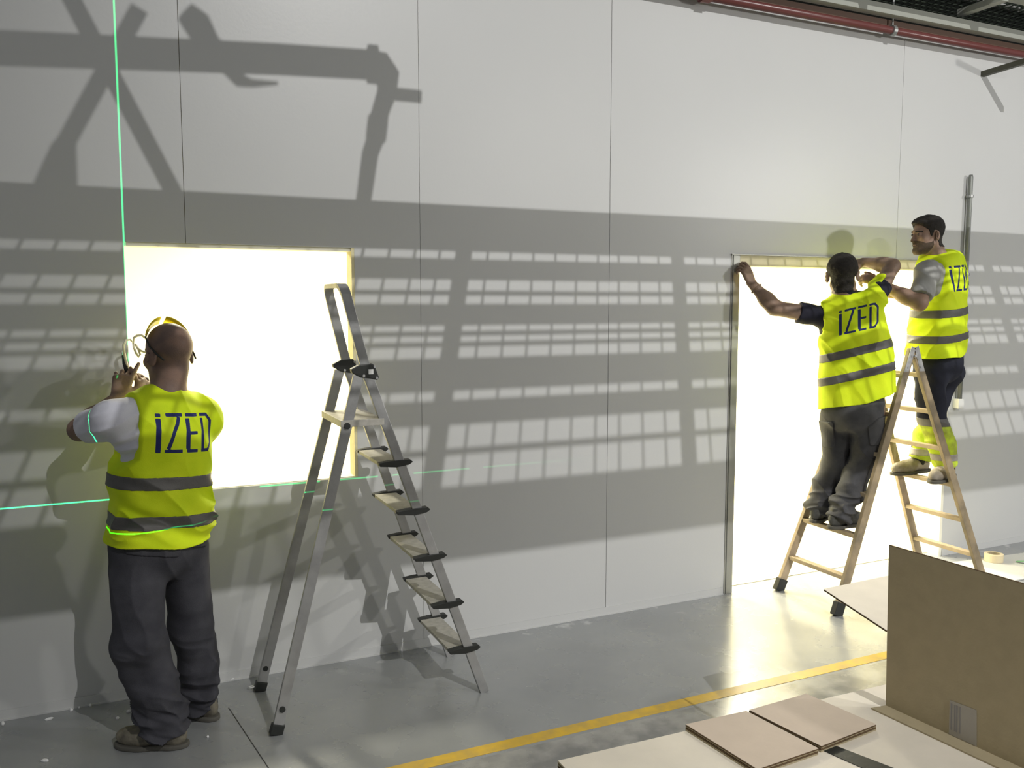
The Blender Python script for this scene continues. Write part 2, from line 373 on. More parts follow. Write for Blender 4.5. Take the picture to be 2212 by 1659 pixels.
# ---------------------------------------------------------------- wooden double stepladder
def wood_ladder():
    root = empty('wooden_stepladder', (4.45,-0.34,0), 'old double-sided wooden stepladder in the doorway, carrying two workers', 'ladder')
    H = 1.57; ax = 4.455
    def yn(z): return -0.590 + 0.045*z
    def yf(z): return -0.095 - 0.045*z
    for side in (-1, 1):
        slope = 0.392 if side < 0 else 0.425
        def X(z): return ax + side*(0.014 + slope*(1.56-z))
        for nm, yy in (('near', yn), ('far', yf)):
            b0 = 0.0
            MB().beam((X(b0),yy(b0),b0),(X(H),yy(H),H),(1,0,0),0.058,0.026,0.05).build('rail', M['woodgrey'] if nm == 'near' else M['wood'], root, bevel=0.003)
            if side < 0:
                MB().beam((X(0)-.002,yy(0),0.0),(X(.075),yy(.075),0.075),(1,0,0),0.068,0.040).build('rubber_shoe', M['black'], root, bevel=0.004)
        for z in (0.215,0.455,0.695,0.935,1.175,1.41):
            MB().box((X(z)-0.024 ,yn(z)+0.008,z-0.013),(X(z)+0.024,yf(z)-0.008,z+0.013)).build('rung', M['wood'], root, bevel=0.003)
    for yy, s in ((yn,-1),(yf,1)):
        y = yy(1.5) + s*0.0145
        for side in (-1,1):
            sl = 0.392 if side < 0 else 0.425
            MB().beam((ax+side*(0.016+sl*(1.56-1.34)),y,1.34),(ax+side*0.012,y,1.585),(1,0,0),0.036,0.003).build('hinge_plate', M['zinc'], root)
            for z in (1.37,1.46,1.53):
                MB().tube([(ax+side*(0.016+sl*(1.56-z)),y-.004,z),(ax+side*(0.016+sl*(1.56-z)),y+.004,z)],0.006,8).build('bolt', M['zinc'], root)
        MB().tube([(ax,y-.010,1.53),(ax,y+.010,1.53)],0.009,10).build('hinge_pin', M['zinc'], root)
    return root
wood_ladder()

# ---------------------------------------------------------------- cardboard, foreground right
def sheet(name, quad, z, t, m, label, cat, group=None, edge=True):
    """flat board: quad of (x,y), top at z"""
    root = empty(name, (quad[0][0],quad[0][1],z-t), label, cat, group)
    MB().prism([(x,y,z-0.0012) for x,y in quad],(0,0,0.0012)).build('top_liner', m, root)
    n = max(1, int(round(t/0.005)))
    for k in range(n):
        o = 0.0015*((k*7)%3-1)
        MB().prism([(x+o,y+o,z-t+k*t/n) for x,y in quad],(0,0,t/n*0.82-(0.0012 if k==n-1 else 0))).build('layer', M['cardedge'] if k % 2 else M['card'], root)
    return root
ZT = 0.45
def q(px,py,z=ZT):
    v = atz(px,py,z); return (v.x,v.y)
# stack of big flattened cartons on a pallet
pal = empty('pallet', (2.0,-2.7,0), 'wooden pallet under the pile of flattened cartons in the right foreground', 'pallet')
for i in range(5): MB().box((1.22,-3.45+i*0.30,0.12),(3.3,-3.33+i*0.30,0.142)).build('deck_board', M['wood'], pal)
for i in range(3): MB().box((1.25+i*0.93,-3.45,0.0),(1.38+i*0.93,-2.13,0.12)).build('runner', M['wood'], pal)
big = sheet('carton_pile', [q(1205,1643),q(1915,1478),(3.3,-2.06),(3.3,-3.6),(1.18,-3.6)], ZT, ZT-0.143, M['cardlight'], 'thick pile of large pale flattened cartons in the right foreground', 'cardboard')
b1 = sheet('cardboard_bundle', [q(1481,1565,ZT+.02),q(1612,1536,ZT+.02),q(1768,1617,ZT+.02),q(1636,1662,ZT+.02)], ZT+0.021, 0.020, M['cardpink'], 'small bundle of brown cardboard sheets, left one of two on the carton pile', 'cardboard')
b2 = sheet('cardboard_bundle', [q(1618,1534,ZT+.02),q(1742,1499,ZT+.02),q(1893,1565,ZT+.02),q(1774,1612,ZT+.02)], ZT+0.021, 0.020, M['cardpink'], 'small bundle of brown cardboard sheets, right one of two nearer the standing panel', 'cardboard')
a = q(1775,1621); b = q(1880,1668); c = q(1950,1668); d = q(1805,1612)
st = MB().prism([(a[0],a[1],ZT+.0004),(b[0],b[1],ZT+.0004),(c[0],c[1],ZT+.0004),(d[0],d[1],ZT+.0004)],(0,0,0.002)).build('packing_strap', M['black'])
tag(st, 'black packing strap lying on the carton pile beside the bundles', 'strap')
# standing carton panel with flaps
box = empty('open_carton', (2.4,-2.4,ZT), 'large open brown carton at the right edge, upright side with clear tape strip', 'carton')
p0 = at(1913,1528,-2.23); p0 = Vector((p0.x,-2.23,ZT)); 
base = Vector(q(1913,1530)+(ZT,)); base2 = Vector(q(2212,1668)+(ZT,)); dirb = (base2-base).normalized(); base3 = base + dirb*1.1
nrm = Vector((dirb.y,-dirb.x,0)).normalized()
if nrm.x > 0: nrm = -nrm
t0 = base.copy(); 
def onplane(px,py):
    """point of the panel plane under a pixel"""
    f = Vector((math.sin(YAW)*math.cos(PITCH), math.cos(YAW)*math.cos(PITCH), -math.sin(PITCH)))
    r = Vector((math.cos(YAW), -math.sin(YAW), 0)); u_ = r.cross(f)
    d = f + r*((px-1106)/FPX) - u_*((py-829.5)/FPX)
    return CAM + d*((base-CAM).dot(nrm)/d.dot(nrm))
tl = onplane(1920,1178); tr_ = onplane(2212,1262)
tdir = (tr_-tl)/max(1e-6,(tr_-tl).dot(dirb)); far = tl + tdir*((base3-tl).dot(dirb))
MB().prism([base,base3,far,tl], -nrm*0.006).build('side_panel', M['card'], box)
MB().beam(tl-nrm*.003+Vector((0,0,.0008)), far-nrm*.003+Vector((0,0,.0008)), nrm, 0.006, 0.0016).build('cut_edge', M['cardedge'], box)
# bottom flap lying towards the pile
MB().prism([base+dirb*0.0+Vector((0,0,.006)),base3+Vector((0,0,.006)),base3+nrm*0.05+Vector((0,0,.0005)),base+nrm*0.05-dirb*.02+Vector((0,0,.0005))],(0,0,0.005)).build('bottom_flap', M['card'], box)
# far flap, sticking out to the left behind the upright panel
fz = 0.69
F = [Vector(q(1779,1273,fz)+(fz,)), Vector(q(1925,1243,fz)+(fz,)), Vector(q(2010,1290,fz)+(fz,)), Vector(q(1915,1362,fz)+(fz,))]
MB().prism(F,(0,0,0.0015)).build('flap', M['cardlight'], box)
MB().prism([v-Vector((0,0,.006)) for v in F],(0,0,0.0058)).build('flap_edge', M['cardedge'], box)
# clear tape
ta, tb, tc_, td = onplane(2052,1512), onplane(2110,1534), onplane(2110,1612), onplane(2050,1585)
MB().prism([v+nrm*0.0008 for v in (ta,tb,tc_,td)], nrm*0.0006).build('tape', mat('clear_tape',(0.50,0.47,0.42),0.25,alpha=.8), box, label='strip of clear tape with fine printed lines')
tp = MB()
for k,(fr,w_) in enumerate(((.08,.05),(.2,.03),(.28,.06),(.40,.03))):
    A0 = ta.lerp(tb,fr).lerp(td.lerp(tc_,fr),.08); A1 = ta.lerp(tb,fr).lerp(td.lerp(tc_,fr),.85)
    tp.beam(A0+nrm*.0018,A1+nrm*.0018,dirb,(tb-ta).length*w_,0.0006)
tp.build('tape_print', mat('tape_print',(0.26,0.25,0.25),0.5), box)

# board, tape roll and plastic strap lying on the floor at the foot of the ladder
bd = MB().prism([(5.05,-0.62,0.001),(6.6,-0.62,0.001),(7.4,-1.0,0.001),(6.9,-0.30,0.001),(5.3,-0.16,0.001)],(0,0,0.008)).build('floor_board', mat('white_board',(0.62,0.62,0.58),0.5)); tag(bd,'white board sheet lying on the floor by the right foot of the wooden ladder','board')
tr0 = empty('tape_roll', (5.66,-0.27,0.01), 'cream roll of masking tape on the floor right of the wooden ladder', 'tape')
def ring(z0,z1,ro,ri,c,n=28):
    vs=[];fs=[]
    for k in range(n):
        a=2*PI*k/n
        for r_,z_ in ((ro,z0),(ro,z1),(ri,z1),(ri,z0)): vs.append((c[0]+r_*math.cos(a),c[1]+r_*math.sin(a),z_))
    for k in range(n):
        for j in range(4):
            fs.append((k*4+j,((k+1)%n)*4+j,((k+1)%n)*4+(j+1)%4,k*4+(j+1)%4))
    return MB().poly(vs,fs)
ring(.01,.065,.062,.042,(5.66,-.27)).build('tape', mat('masking_tape',(0.72,0.62,0.42),0.6), tr0)
ring(.01,.066,.0415,.036,(5.66,-.27)).build('cardboard_core', M['card'], tr0)
gs = MB()
random.seed(5)
for k in range(2):
    pts=[Vector((5.78+.13*k+random.uniform(-.03,.03)*j, -.36-.05*j-.02*k, .018+.012*math.sin(j*1.7+k))) for j in range(6)]
    for j in range(5): gs.beam(pts[j],pts[j+1],(1,0,0),0.03,0.002)
tag(gs.build('green_strap', mat('green_plastic',(0.10,0.42,0.10),0.35)),'crumpled green plastic strapping on the white board on the floor','strap')

# foam crumbs swept along the foot of the wall
random.seed(11)
desc = ['white foam crumb on the floor at the far left edge','elongated white foam crumb left of the standing worker','white foam crumb against the wall base at left',
 'tiny white foam crumb against the wall base, second along','small white foam crumb beside the wall base ahead of the worker','white foam crumb in front of the worker\'s toe',
 'white foam crumb just behind the toe of the left shoe','flat white foam crumb nearest the lower left corner','white foam dot right of the worker\'s near heel','white foam crumb by the rear foot of the metal ladder']
for (px,py,sx,sy),ds in zip(((6,1566,.016,.03),(106,1555,.04,.012),(154,1536,.015,.022),(171,1530,.012,.01),(195,1526,.016,.014),(254,1553,.018,.012),(278,1539,.022,.014),(97,1645,.034,.013),(449,1593,.011,.010),(503,1469,.022,.014)),desc):
    v = atz(px,py,0.0); mb = MB(); n=7; ang=random.uniform(-.4,.6)
    vs=[];
    for lv,(zz_,s_) in enumerate(((0,.8),(.5,1),(1,.6))):
        for k in range(n):
            a=2*PI*k/n; r_=random.uniform(.75,1.1)*s_
            x_=math.cos(a)*sx/2*r_; y_=math.sin(a)*sy/2*r_
            vs.append((v.x+x_*math.cos(ang)-y_*math.sin(ang), v.y+x_*math.sin(ang)+y_*math.cos(ang), 0.0005+zz_*min(sx,sy)*.8))
    fs=[(l*n+k,l*n+(k+1)%n,(l+1)*n+(k+1)%n,(l+1)*n+k) for l in (0,1) for k in range(n)]+[tuple(range(n))[::-1],tuple(range(2*n,3*n))]
    tag(mb.poly(vs,fs).build('foam_crumb', M['foam'], loc=(v.x,v.y,0)), ds, 'foam scrap', 'foam crumbs along the wall base')
# small curl of wire by the rear ladder foot
v = atz(552,1490,0)
tag(MB().tube([v+Vector((.03*math.cos(t),.02*math.sin(t),.006+.012*t/3)) for t in np.linspace(0,4.5,14)],0.003,6).build('wire_offcut', M['white'], smooth=True),'small white curl of wire on the floor beside the metal ladder foot','wire')

# ---------------------------------------------------------------- line laser on a tripod (left of the frame): green cross lines
lz = Vector((-0.631,-2.6,0.956))
lt = empty('line_laser', (lz.x,lz.y,0), 'green line laser on a small tripod, throwing the cross lines', 'laser level')
MB().box((lz.x-.035,lz.y-.05,lz.z-.075),(lz.x+.035,lz.y+.05,lz.z-.012)).build('housing', M['black'], lt, bevel=.008)
for k in range(3):
    a = 2*PI*k/3+.4
    MB().tube([(lz.x,lz.y,lz.z-.09),(lz.x+.28*math.cos(a),lz.y+.28*math.sin(a),0.005)],.009,8).build('leg', M['alu'], lt)
MB().tube([(lz.x,lz.y,lz.z-.14),(lz.x,lz.y,lz.z-.07)],.02,10).build('tripod_head', M['black'], lt)
def laser(name, energy, nx, ny, nz, width):
    o = light(name, 'POINT', lz, energy, (0.02,1.0,0.28), shadow_soft_size=0.0)
    d = o.data; d.use_nodes = True; nt = d.node_tree; em = nt.nodes['Emission']
    g_ = nt.nodes.new('ShaderNodeTexCoord'); dot = nt.nodes.new('ShaderNodeVectorMath'); dot.operation = 'DOT_PRODUCT'
    n = Vector((nx,ny,nz)).normalized(); dot.inputs[1].default_value = n
    nt.links.new(g_.outputs['Normal'], dot.inputs[0])
    ab = nt.nodes.new('ShaderNodeMath'); ab.operation = 'ABSOLUTE'; nt.links.new(dot.outputs['Value'], ab.inputs[0])
    mr = nt.nodes.new('ShaderNodeMapRange'); mr.inputs['From Min'].default_value = width*1.4; mr.inputs['From Max'].default_value = width*0.6
    nt.links.new(ab.outputs[0], mr.inputs['Value'])
    sx = nt.nodes.new('ShaderNodeSeparateXYZ'); nt.links.new(g_.outputs['Normal'], sx.inputs[0])      # the fan fades out sideways
    fade = nt.nodes.new('ShaderNodeMapRange'); fade.inputs['From Min'].default_value = 0.78; fade.inputs['From Max'].default_value = 0.25
    nt.links.new(sx.outputs['X'], fade.inputs['Value'])
    mu = nt.nodes.new('ShaderNodeMath'); mu.operation = 'MULTIPLY'; nt.links.new(mr.outputs[0], mu.inputs[0]); nt.links.new(fade.outputs[0], mu.inputs[1])
    nt.links.new(mu.outputs[0], em.inputs['Strength'])
    return o
laser('laser_vertical', 900, 1, -0.26, 0.0, 0.0011)
laser('laser_horizontal', 900, 0, 0, 1, 0.0011)
# ---------------------------------------------------------------- figures: signed distance fields meshed with surface nets
V = lambda *a: np.array(a if len(a) > 1 else a[0], dtype=np.float64)
def nrm_(v): v = V(v); return v/np.linalg.norm(v)
def pt(px, py, Y): return np.array(at(px, py, Y))
def smin(a, b, k):
    h = np.clip(0.5+0.5*(b-a)/k, 0, 1); return b*(1-h)+a*h - k*h*(1-h)
def smax(a, b, k): return -smin(-a, -b, k)
def cone(p, a, b, ra, rb):
    a = V(a); b = V(b); ab = b-a; pa = p-a
    t = np.clip((pa@ab)/max(1e-9, ab@ab), 0, 1)
    return np.linalg.norm(pa - t[:,None]*ab, axis=1) - (ra+(rb-ra)*t)
def fcone(p, a, b, ra, rb, n, k):
    """cone flattened along direction n by factor k (<1 thinner)"""
    a = V(a); b = V(b); n = nrm_(n); ab = b-a; pa = p-a
    t = np.clip((pa@ab)/max(1e-9, ab@ab), 0, 1); q_ = pa - t[:,None]*ab
    c = q_@n; q_ = q_ + (c*(1/k-1))[:,None]*n
    return (np.linalg.norm(q_, axis=1) - (ra+(rb-ra)*t))*((1+k)/2)
def ell(p, c, r, R=None):
    q_ = p-V(c)
    if R is not None: q_ = q_@R            # R columns are the local axes
    r = V(r); k0 = np.linalg.norm(q_/r, axis=1); k1 = np.linalg.norm(q_/(r*r), axis=1)
    return k0*(k0-1)/np.maximum(k1, 1e-9)
def boxd(p, c, h, R=None, rnd=0.0):
    q_ = p-V(c)
    if R is not None: q_ = q_@R
    d = np.abs(q_)-(V(h)-rnd)
    return np.linalg.norm(np.maximum(d, 0), axis=1)+np.minimum(d.max(axis=1), 0)-rnd
_rng = np.random.RandomState(3); _lat = _rng.uniform(-1, 1, (32,32,32)).astype(np.float32)
def vnoise(p, s):
    q_ = p*s+100.3; i = np.floor(q_).astype(np.int64); f = q_-i; f = f*f*(3-2*f); i &= 31; j = (i+1)&31
    def L(a,b,c): return _lat[a,b,c]
    x0,y0,z0 = i.T; x1,y1,z1 = j.T; fx,fy,fz = f.T
    a = L(x0,y0,z0)*(1-fx)+L(x1,y0,z0)*fx; b = L(x0,y1,z0)*(1-fx)+L(x1,y1,z0)*fx
    c = L(x0,y0,z1)*(1-fx)+L(x1,y0,z1)*fx; d = L(x0,y1,z1)*(1-fx)+L(x1,y1,z1)*fx
    return (a*(1-fy)+b*fy)*(1-fz)+(c*(1-fy)+d*fy)*fz
def folds(p, direction, wl, warp=1.0, seed=0.0, aniso=3.2):
    """irregular ridged cloth folds, wl apart along `direction`, in about -1..1"""
    d = nrm_(direction); q_ = p + seed*1.37
    w_ = np.stack([vnoise(q_+k*3.3, 6.0) for k in (0,1,2)], 1)*(.022*warp)
    q_ = q_ + w_; al = q_@d; q_ = q_*(1/aniso) + (al*(1-1/aniso))[:,None]*d
    n = vnoise(q_, 0.9/wl)*.8 + vnoise(q_+5.1, 1.9/wl)*.28
    return 1-2.4*np.minimum(np.abs(n)*1.6, 1)**.8
def near(p, pts, rad, fn):
    """evaluate fn only close to the points (elsewhere far away)"""
    P_ = np.array(pts); lo = P_.min(0)-rad-.11; hi = P_.max(0)+rad+.11
    m = ((p > lo) & (p < hi)).all(1); out = np.full(len(p), 1.0)
    if m.any(): out[m] = fn(p[m])
    return out

def mesh_sdf(f, lo, hi, h, name, material, parent, attrs=None, label=None, lip=1.25, kind=None):
    lo = V(lo); hi = V(hi); B = 8
    nb = np.ceil((hi-lo)/(h*B)).astype(int); n = nb*B
    cen = np.stack(np.meshgrid(*[np.arange(k) for k in nb], indexing='ij'), -1).reshape(-1,3)
    cp = lo + (cen*B + (B-1)/2)*h
    dc = f(cp)
    act = np.abs(dc) < (B*h*0.87+h)*lip
    D = np.empty(tuple(n), np.float32)
    Db = D.reshape(nb[0],B,nb[1],B,nb[2],B).transpose(0,2,4,1,3,5)
    Db[:] = dc.reshape(*nb)[:,:,:,None,None,None]
    off = np.stack(np.meshgrid(*[np.arange(B)]*3, indexing='ij'), -1).reshape(-1,3)
    ca = cen[act]
    for s in range(0, len(ca), 600):
        cc = ca[s:s+600]
        P = (lo + ((cc[:,None,:]*B+off[None])*h)).reshape(-1,3)
        d = f(P).reshape(len(cc),B,B,B)
        Db[cc[:,0],cc[:,1],cc[:,2]] = d
    D[0]=D[-1]=1; D[:,0]=D[:,-1]=1; D[:,:,0]=D[:,:,-1]=1
    I = (D < 0)
    s8 = np.zeros(tuple(n-1), np.uint8)
    for dx in (0,1):
        for dy in (0,1):
            for dz in (0,1):
                s8 += I[dx:n[0]-1+dx, dy:n[1]-1+dy, dz:n[2]-1+dz]
    cells = np.argwhere((s8 > 0) & (s8 < 8))
    if len(cells) == 0: print('EMPTY', name); return None
    idx = np.full(tuple(n-1), -1, np.int32); idx[cells[:,0],cells[:,1],cells[:,2]] = np.arange(len(cells))
    acc = np.zeros((len(cells),3)); cnt = np.zeros(len(cells))
    corners = [(0,0,0),(1,0,0),(0,1,0),(1,1,0),(0,0,1),(1,0,1),(0,1,1),(1,1,1)]
    cv = [D[cells[:,0]+c[0], cells[:,1]+c[1], cells[:,2]+c[2]].astype(np.float64) for c in corners]
    for a in range(8):
        for ax in range(3):
            if corners[a][ax] == 0:
                b = a + (1<<ax); va, vb = cv[a], cv[b]; cr = (va<0) != (vb<0)
                t = va[cr]/(va[cr]-vb[cr]); base = np.tile(np.array(corners[a], float), (cr.sum(),1)); base[:,ax] += t
                acc[cr] += base; cnt[cr] += 1
    verts = lo + (cells + acc/cnt[:,None])*h
    quads = []
    for ax in range(3):
        o1, o2 = [(1,2),(2,0),(0,1)][ax]
        sl0 = [slice(1,-1)]*3; sl0[ax] = slice(0,-1); sl1 = [slice(1,-1)]*3; sl1[ax] = slice(1,None)
        A = I[tuple(sl0)]; Bq = I[tuple(sl1)]
        e = np.argwhere(A != Bq); off0 = np.array([1,1,1]); off0[ax] = 0; e = e + off0
        ins = I[e[:,0],e[:,1],e[:,2]]
        u1 = np.zeros(3,int); u1[o1] = 1; u2 = np.zeros(3,int); u2[o2] = 1
        g4 = [e-u1-u2, e-u2, e, e-u1]
        q4 = np.stack([idx[g[:,0],g[:,1],g[:,2]] for g in g4], 1)
        q4[~ins] = q4[~ins][:,::-1]
        quads.append(q4)
    Q = np.concatenate(quads); Q = Q[(Q >= 0).all(1)]
    org = np.array(root_loc(parent))
    me = bpy.data.meshes.new(name)
    me.vertices.add(len(verts)); me.vertices.foreach_set('co', (verts-org).astype(np.float32).ravel())
    me.loops.add(len(Q)*4); me.loops.foreach_set('vertex_index', Q.astype(np.int32).ravel())
    me.polygons.add(len(Q)); me.polygons.foreach_set('loop_start', np.arange(0, len(Q)*4, 4, dtype=np.int32))
    me.polygons.foreach_set('use_smooth', np.ones(len(Q), bool))
    me.materials.append(material)
    if attrs:
        for k, fn in attrs.items():
            at_ = me.attributes.new(k, 'FLOAT', 'POINT'); at_.data.foreach_set('value', fn(verts).astype(np.float32))
    me.update(); me.validate()
    o = bpy.data.objects.new(name, me); COL.objects.link(o); o.parent = parent
    if label: o['label'] = label
    if kind: o['kind'] = kind
    return o

def frame(right, fwd):
    """columns: right, forward, up"""
    r = nrm_(right); f = V(fwd); f = nrm_(f - r*(f@r)); u = np.cross(r, f); return np.stack([r, f, u], 1)

# lettering: strokes in a unit cell, x right 0..~2.4, y up 0..1; returns 2d distance
def seg2(x, y, ax, ay, bx, by, hw):
    dx, dy = bx-ax, by-ay; L = math.hypot(dx, dy); dx /= L; dy /= L
    u_ = (x-ax)*dx+(y-ay)*dy; v_ = -(x-ax)*dy+(y-ay)*dx
    return np.maximum(np.abs(u_-L/2)-L/2, np.abs(v_)-hw)
def lettering(x, y):
    w_ = 0.058; d = seg2(x,y, 0.05,0.0, 0.05,0.86, w_)
    d = np.minimum(d, seg2(x,y, 0.05,0.90, 0.05,0.985, w_))
    # z
    d = np.minimum(d, seg2(x,y, 0.22,0.955, 0.66,0.955, .042)); d = np.minimum(d, seg2(x,y, 0.28,0.10, 0.56,0.90, .046)); d = np.minimum(d, seg2(x,y, 0.20,0.045, 0.64,0.045, .042))
    # e
    d = np.minimum(d, seg2(x,y, 0.74,0.955, 1.08,0.955, .042)); d = np.minimum(d, seg2(x,y, 0.79,0.09, 0.79,0.87, w_)); d = np.minimum(d, seg2(x,y, 0.83,0.50, 1.06,0.50, .042)); d = np.minimum(d, seg2(x,y, 0.76,0.045, 1.06,0.045, .042))
    # d
    d = np.minimum(d, seg2(x,y, 1.22,0.03, 1.22,0.87, .046)); d = np.minimum(d, seg2(x,y, 1.17,0.955, 1.38,0.955, .042)); d = np.minimum(d, seg2(x,y, 1.17,0.045, 1.38,0.045, .042))
    d = np.minimum(d, seg2(x,y, 1.37,0.975, 1.50,0.80, .038)); d = np.minimum(d, seg2(x,y, 1.50,0.81, 1.50,0.20, .040)); d = np.minimum(d, seg2(x,y, 1.50,0.22, 1.37,0.02, .038))
    return d

def cloth_mat(name, color, color2=None, rough=0.85, var=0.12, vscale=9, attr=None, attr_col=(0.02,0.03,0.14), bump=0.12, bscale=300, sheen=0.0, trans=0.0):
    m = mat(name, color, rough, var=var, vscale=vscale, bump=bump, bscale=bscale, color2=color2, spec=0.25)
    nt = m.node_tree; b = nt.nodes['Principled BSDF']
    b.inputs['Sheen Weight'].default_value = sheen
    if attr:
        src = b.inputs['Base Color'].links[0].from_socket
        a_ = nt.nodes.new('ShaderNodeAttribute'); a_.attribute_name = attr
        lt_ = nt.nodes.new('ShaderNodeMath'); lt_.operation = 'LESS_THAN'; lt_.inputs[1].default_value = 0.0
        nt.links.new(a_.outputs['Fac'], lt_.inputs[0])
        mx = nt.nodes.new('ShaderNodeMix'); mx.data_type = 'RGBA'
        nt.links.new(lt_.outputs[0], mx.inputs['Factor']); nt.links.new(src, mx.inputs['A']); mx.inputs['B'].default_value = (*attr_col, 1)
        nt.links.new(mx.outputs['Result'], b.inputs['Base Color'])
    return m
def skin_mat(name, c, c2):
    m = mat(name, c, 0.55, var=0.3, vscale=14, bump=0.1, bscale=180, color2=c2, spec=0.4)
    b = m.node_tree.nodes['Principled BSDF']; b.inputs['Subsurface Weight'].default_value = 0.08; b.inputs['Subsurface Radius'].default_value = (0.01,0.004,0.002); b.inputs['Subsurface Scale'].default_value = 0.5
    return m
HIVIS = cloth_mat('hi_vis_fabric', (0.82,0.98,0.02), (0.66,0.86,0.01), rough=0.7, attr='print', vscale=6)
TAPE = mat('reflective_tape', (0.135,0.13,0.125), 0.55, 0.1, var=0.12, vscale=30, bump=0.1, bscale=200)
GREYTROUSER = cloth_mat('grey_work_cloth', (0.070,0.070,0.082), (0.045,0.045,0.055), bump=0.2)
GREYTROUSER2 = cloth_mat('dusty_grey_work_cloth', (0.10,0.10,0.105), (0.06,0.06,0.065), bump=0.2)
NAVY = cloth_mat('navy_cloth', (0.02,0.022,0.035), bump=0.2)
SHOE = mat('dusty_shoe_leather', (0.22,0.20,0.15), 0.8, var=0.4, vscale=18, bump=0.3, bscale=60, color2=(0.10,0.09,0.07))
SHOEDK = mat('dark_shoe_leather', (0.10,0.10,0.09), 0.75, var=0.5, vscale=25, bump=0.3, bscale=60)
SOLE = mat('shoe_sole', (0.10,0.095,0.08), 0.85)
DUST = mat('pale_dusty_shoe', (0.42,0.37,0.30), 0.85, var=0.35, vscale=16, bump=0.3, bscale=70)

def hand_parts(wr, d, n, th, curl=(20,25,20), spread=4, scale=1.0, thumb_in=0.35, fingers=None):
    """list of (a,b,ra,rb). wr wrist point, d direction to fingers, n palm-facing normal, th thumb side"""
    d = nrm_(d); n = V(n); n = nrm_(n-d*(n@d)); th_ = np.cross(d, n); 
    if th_@V(th) < 0: th_ = -th_
    palm = []; fing = []; s = scale
    offs = (0.030,0.010,-0.010,-0.029); lens = (0.074,0.082,0.076,0.060); klen = (0.088,0.092,0.087,0.080); rad = (0.0098,0.0100,0.0095,0.0085)
    for i in range(4):
        k0 = wr + d*0.012*s + th_*offs[i]*0.55*s; k1 = wr + d*klen[i]*s + th_*offs[i]*s
        palm.append((k0, k1, 0.0155*s, 0.0125*s))
        a = k1; ang = 0.0; sp = math.radians(spread*(1.5-i)); L = lens[i]*s
        c_ = curl if fingers is None or fingers[i] is None else fingers[i]
        dd = nrm_(d*math.cos(sp)+th_*math.sin(sp))
        for j, fr in enumerate((0.45,0.30,0.25)):
            ang += math.radians(c_[j]); dr = dd*math.cos(ang)+n*math.sin(ang)
            b = a + dr*L*fr; r0 = rad[i]*s*(1-0.09*j); fing.append((a, b, r0, r0*0.93)); a = b
    # thumb leaves the side of the palm near its base
    t0 = wr + d*0.022*s + th_*0.022*s + n*0.004*s
    td = nrm_(d*0.62 + th_*0.72 + n*thumb_in); t1 = t0 + td*0.046*s
    td2 = nrm_(d*0.85 + th_*0.30 + n*(thumb_in+0.1)); t2 = t1 + td2*0.034*s; t3 = t2 + nrm_(td2+n*0.2)*0.028*s
    palm.append((t0, t1, 0.0165*s, 0.0125*s)); fing += [(t1, t2, 0.0115*s, 0.0105*s), (t2, t3, 0.0105*s, 0.0088*s)]
    return palm, fing

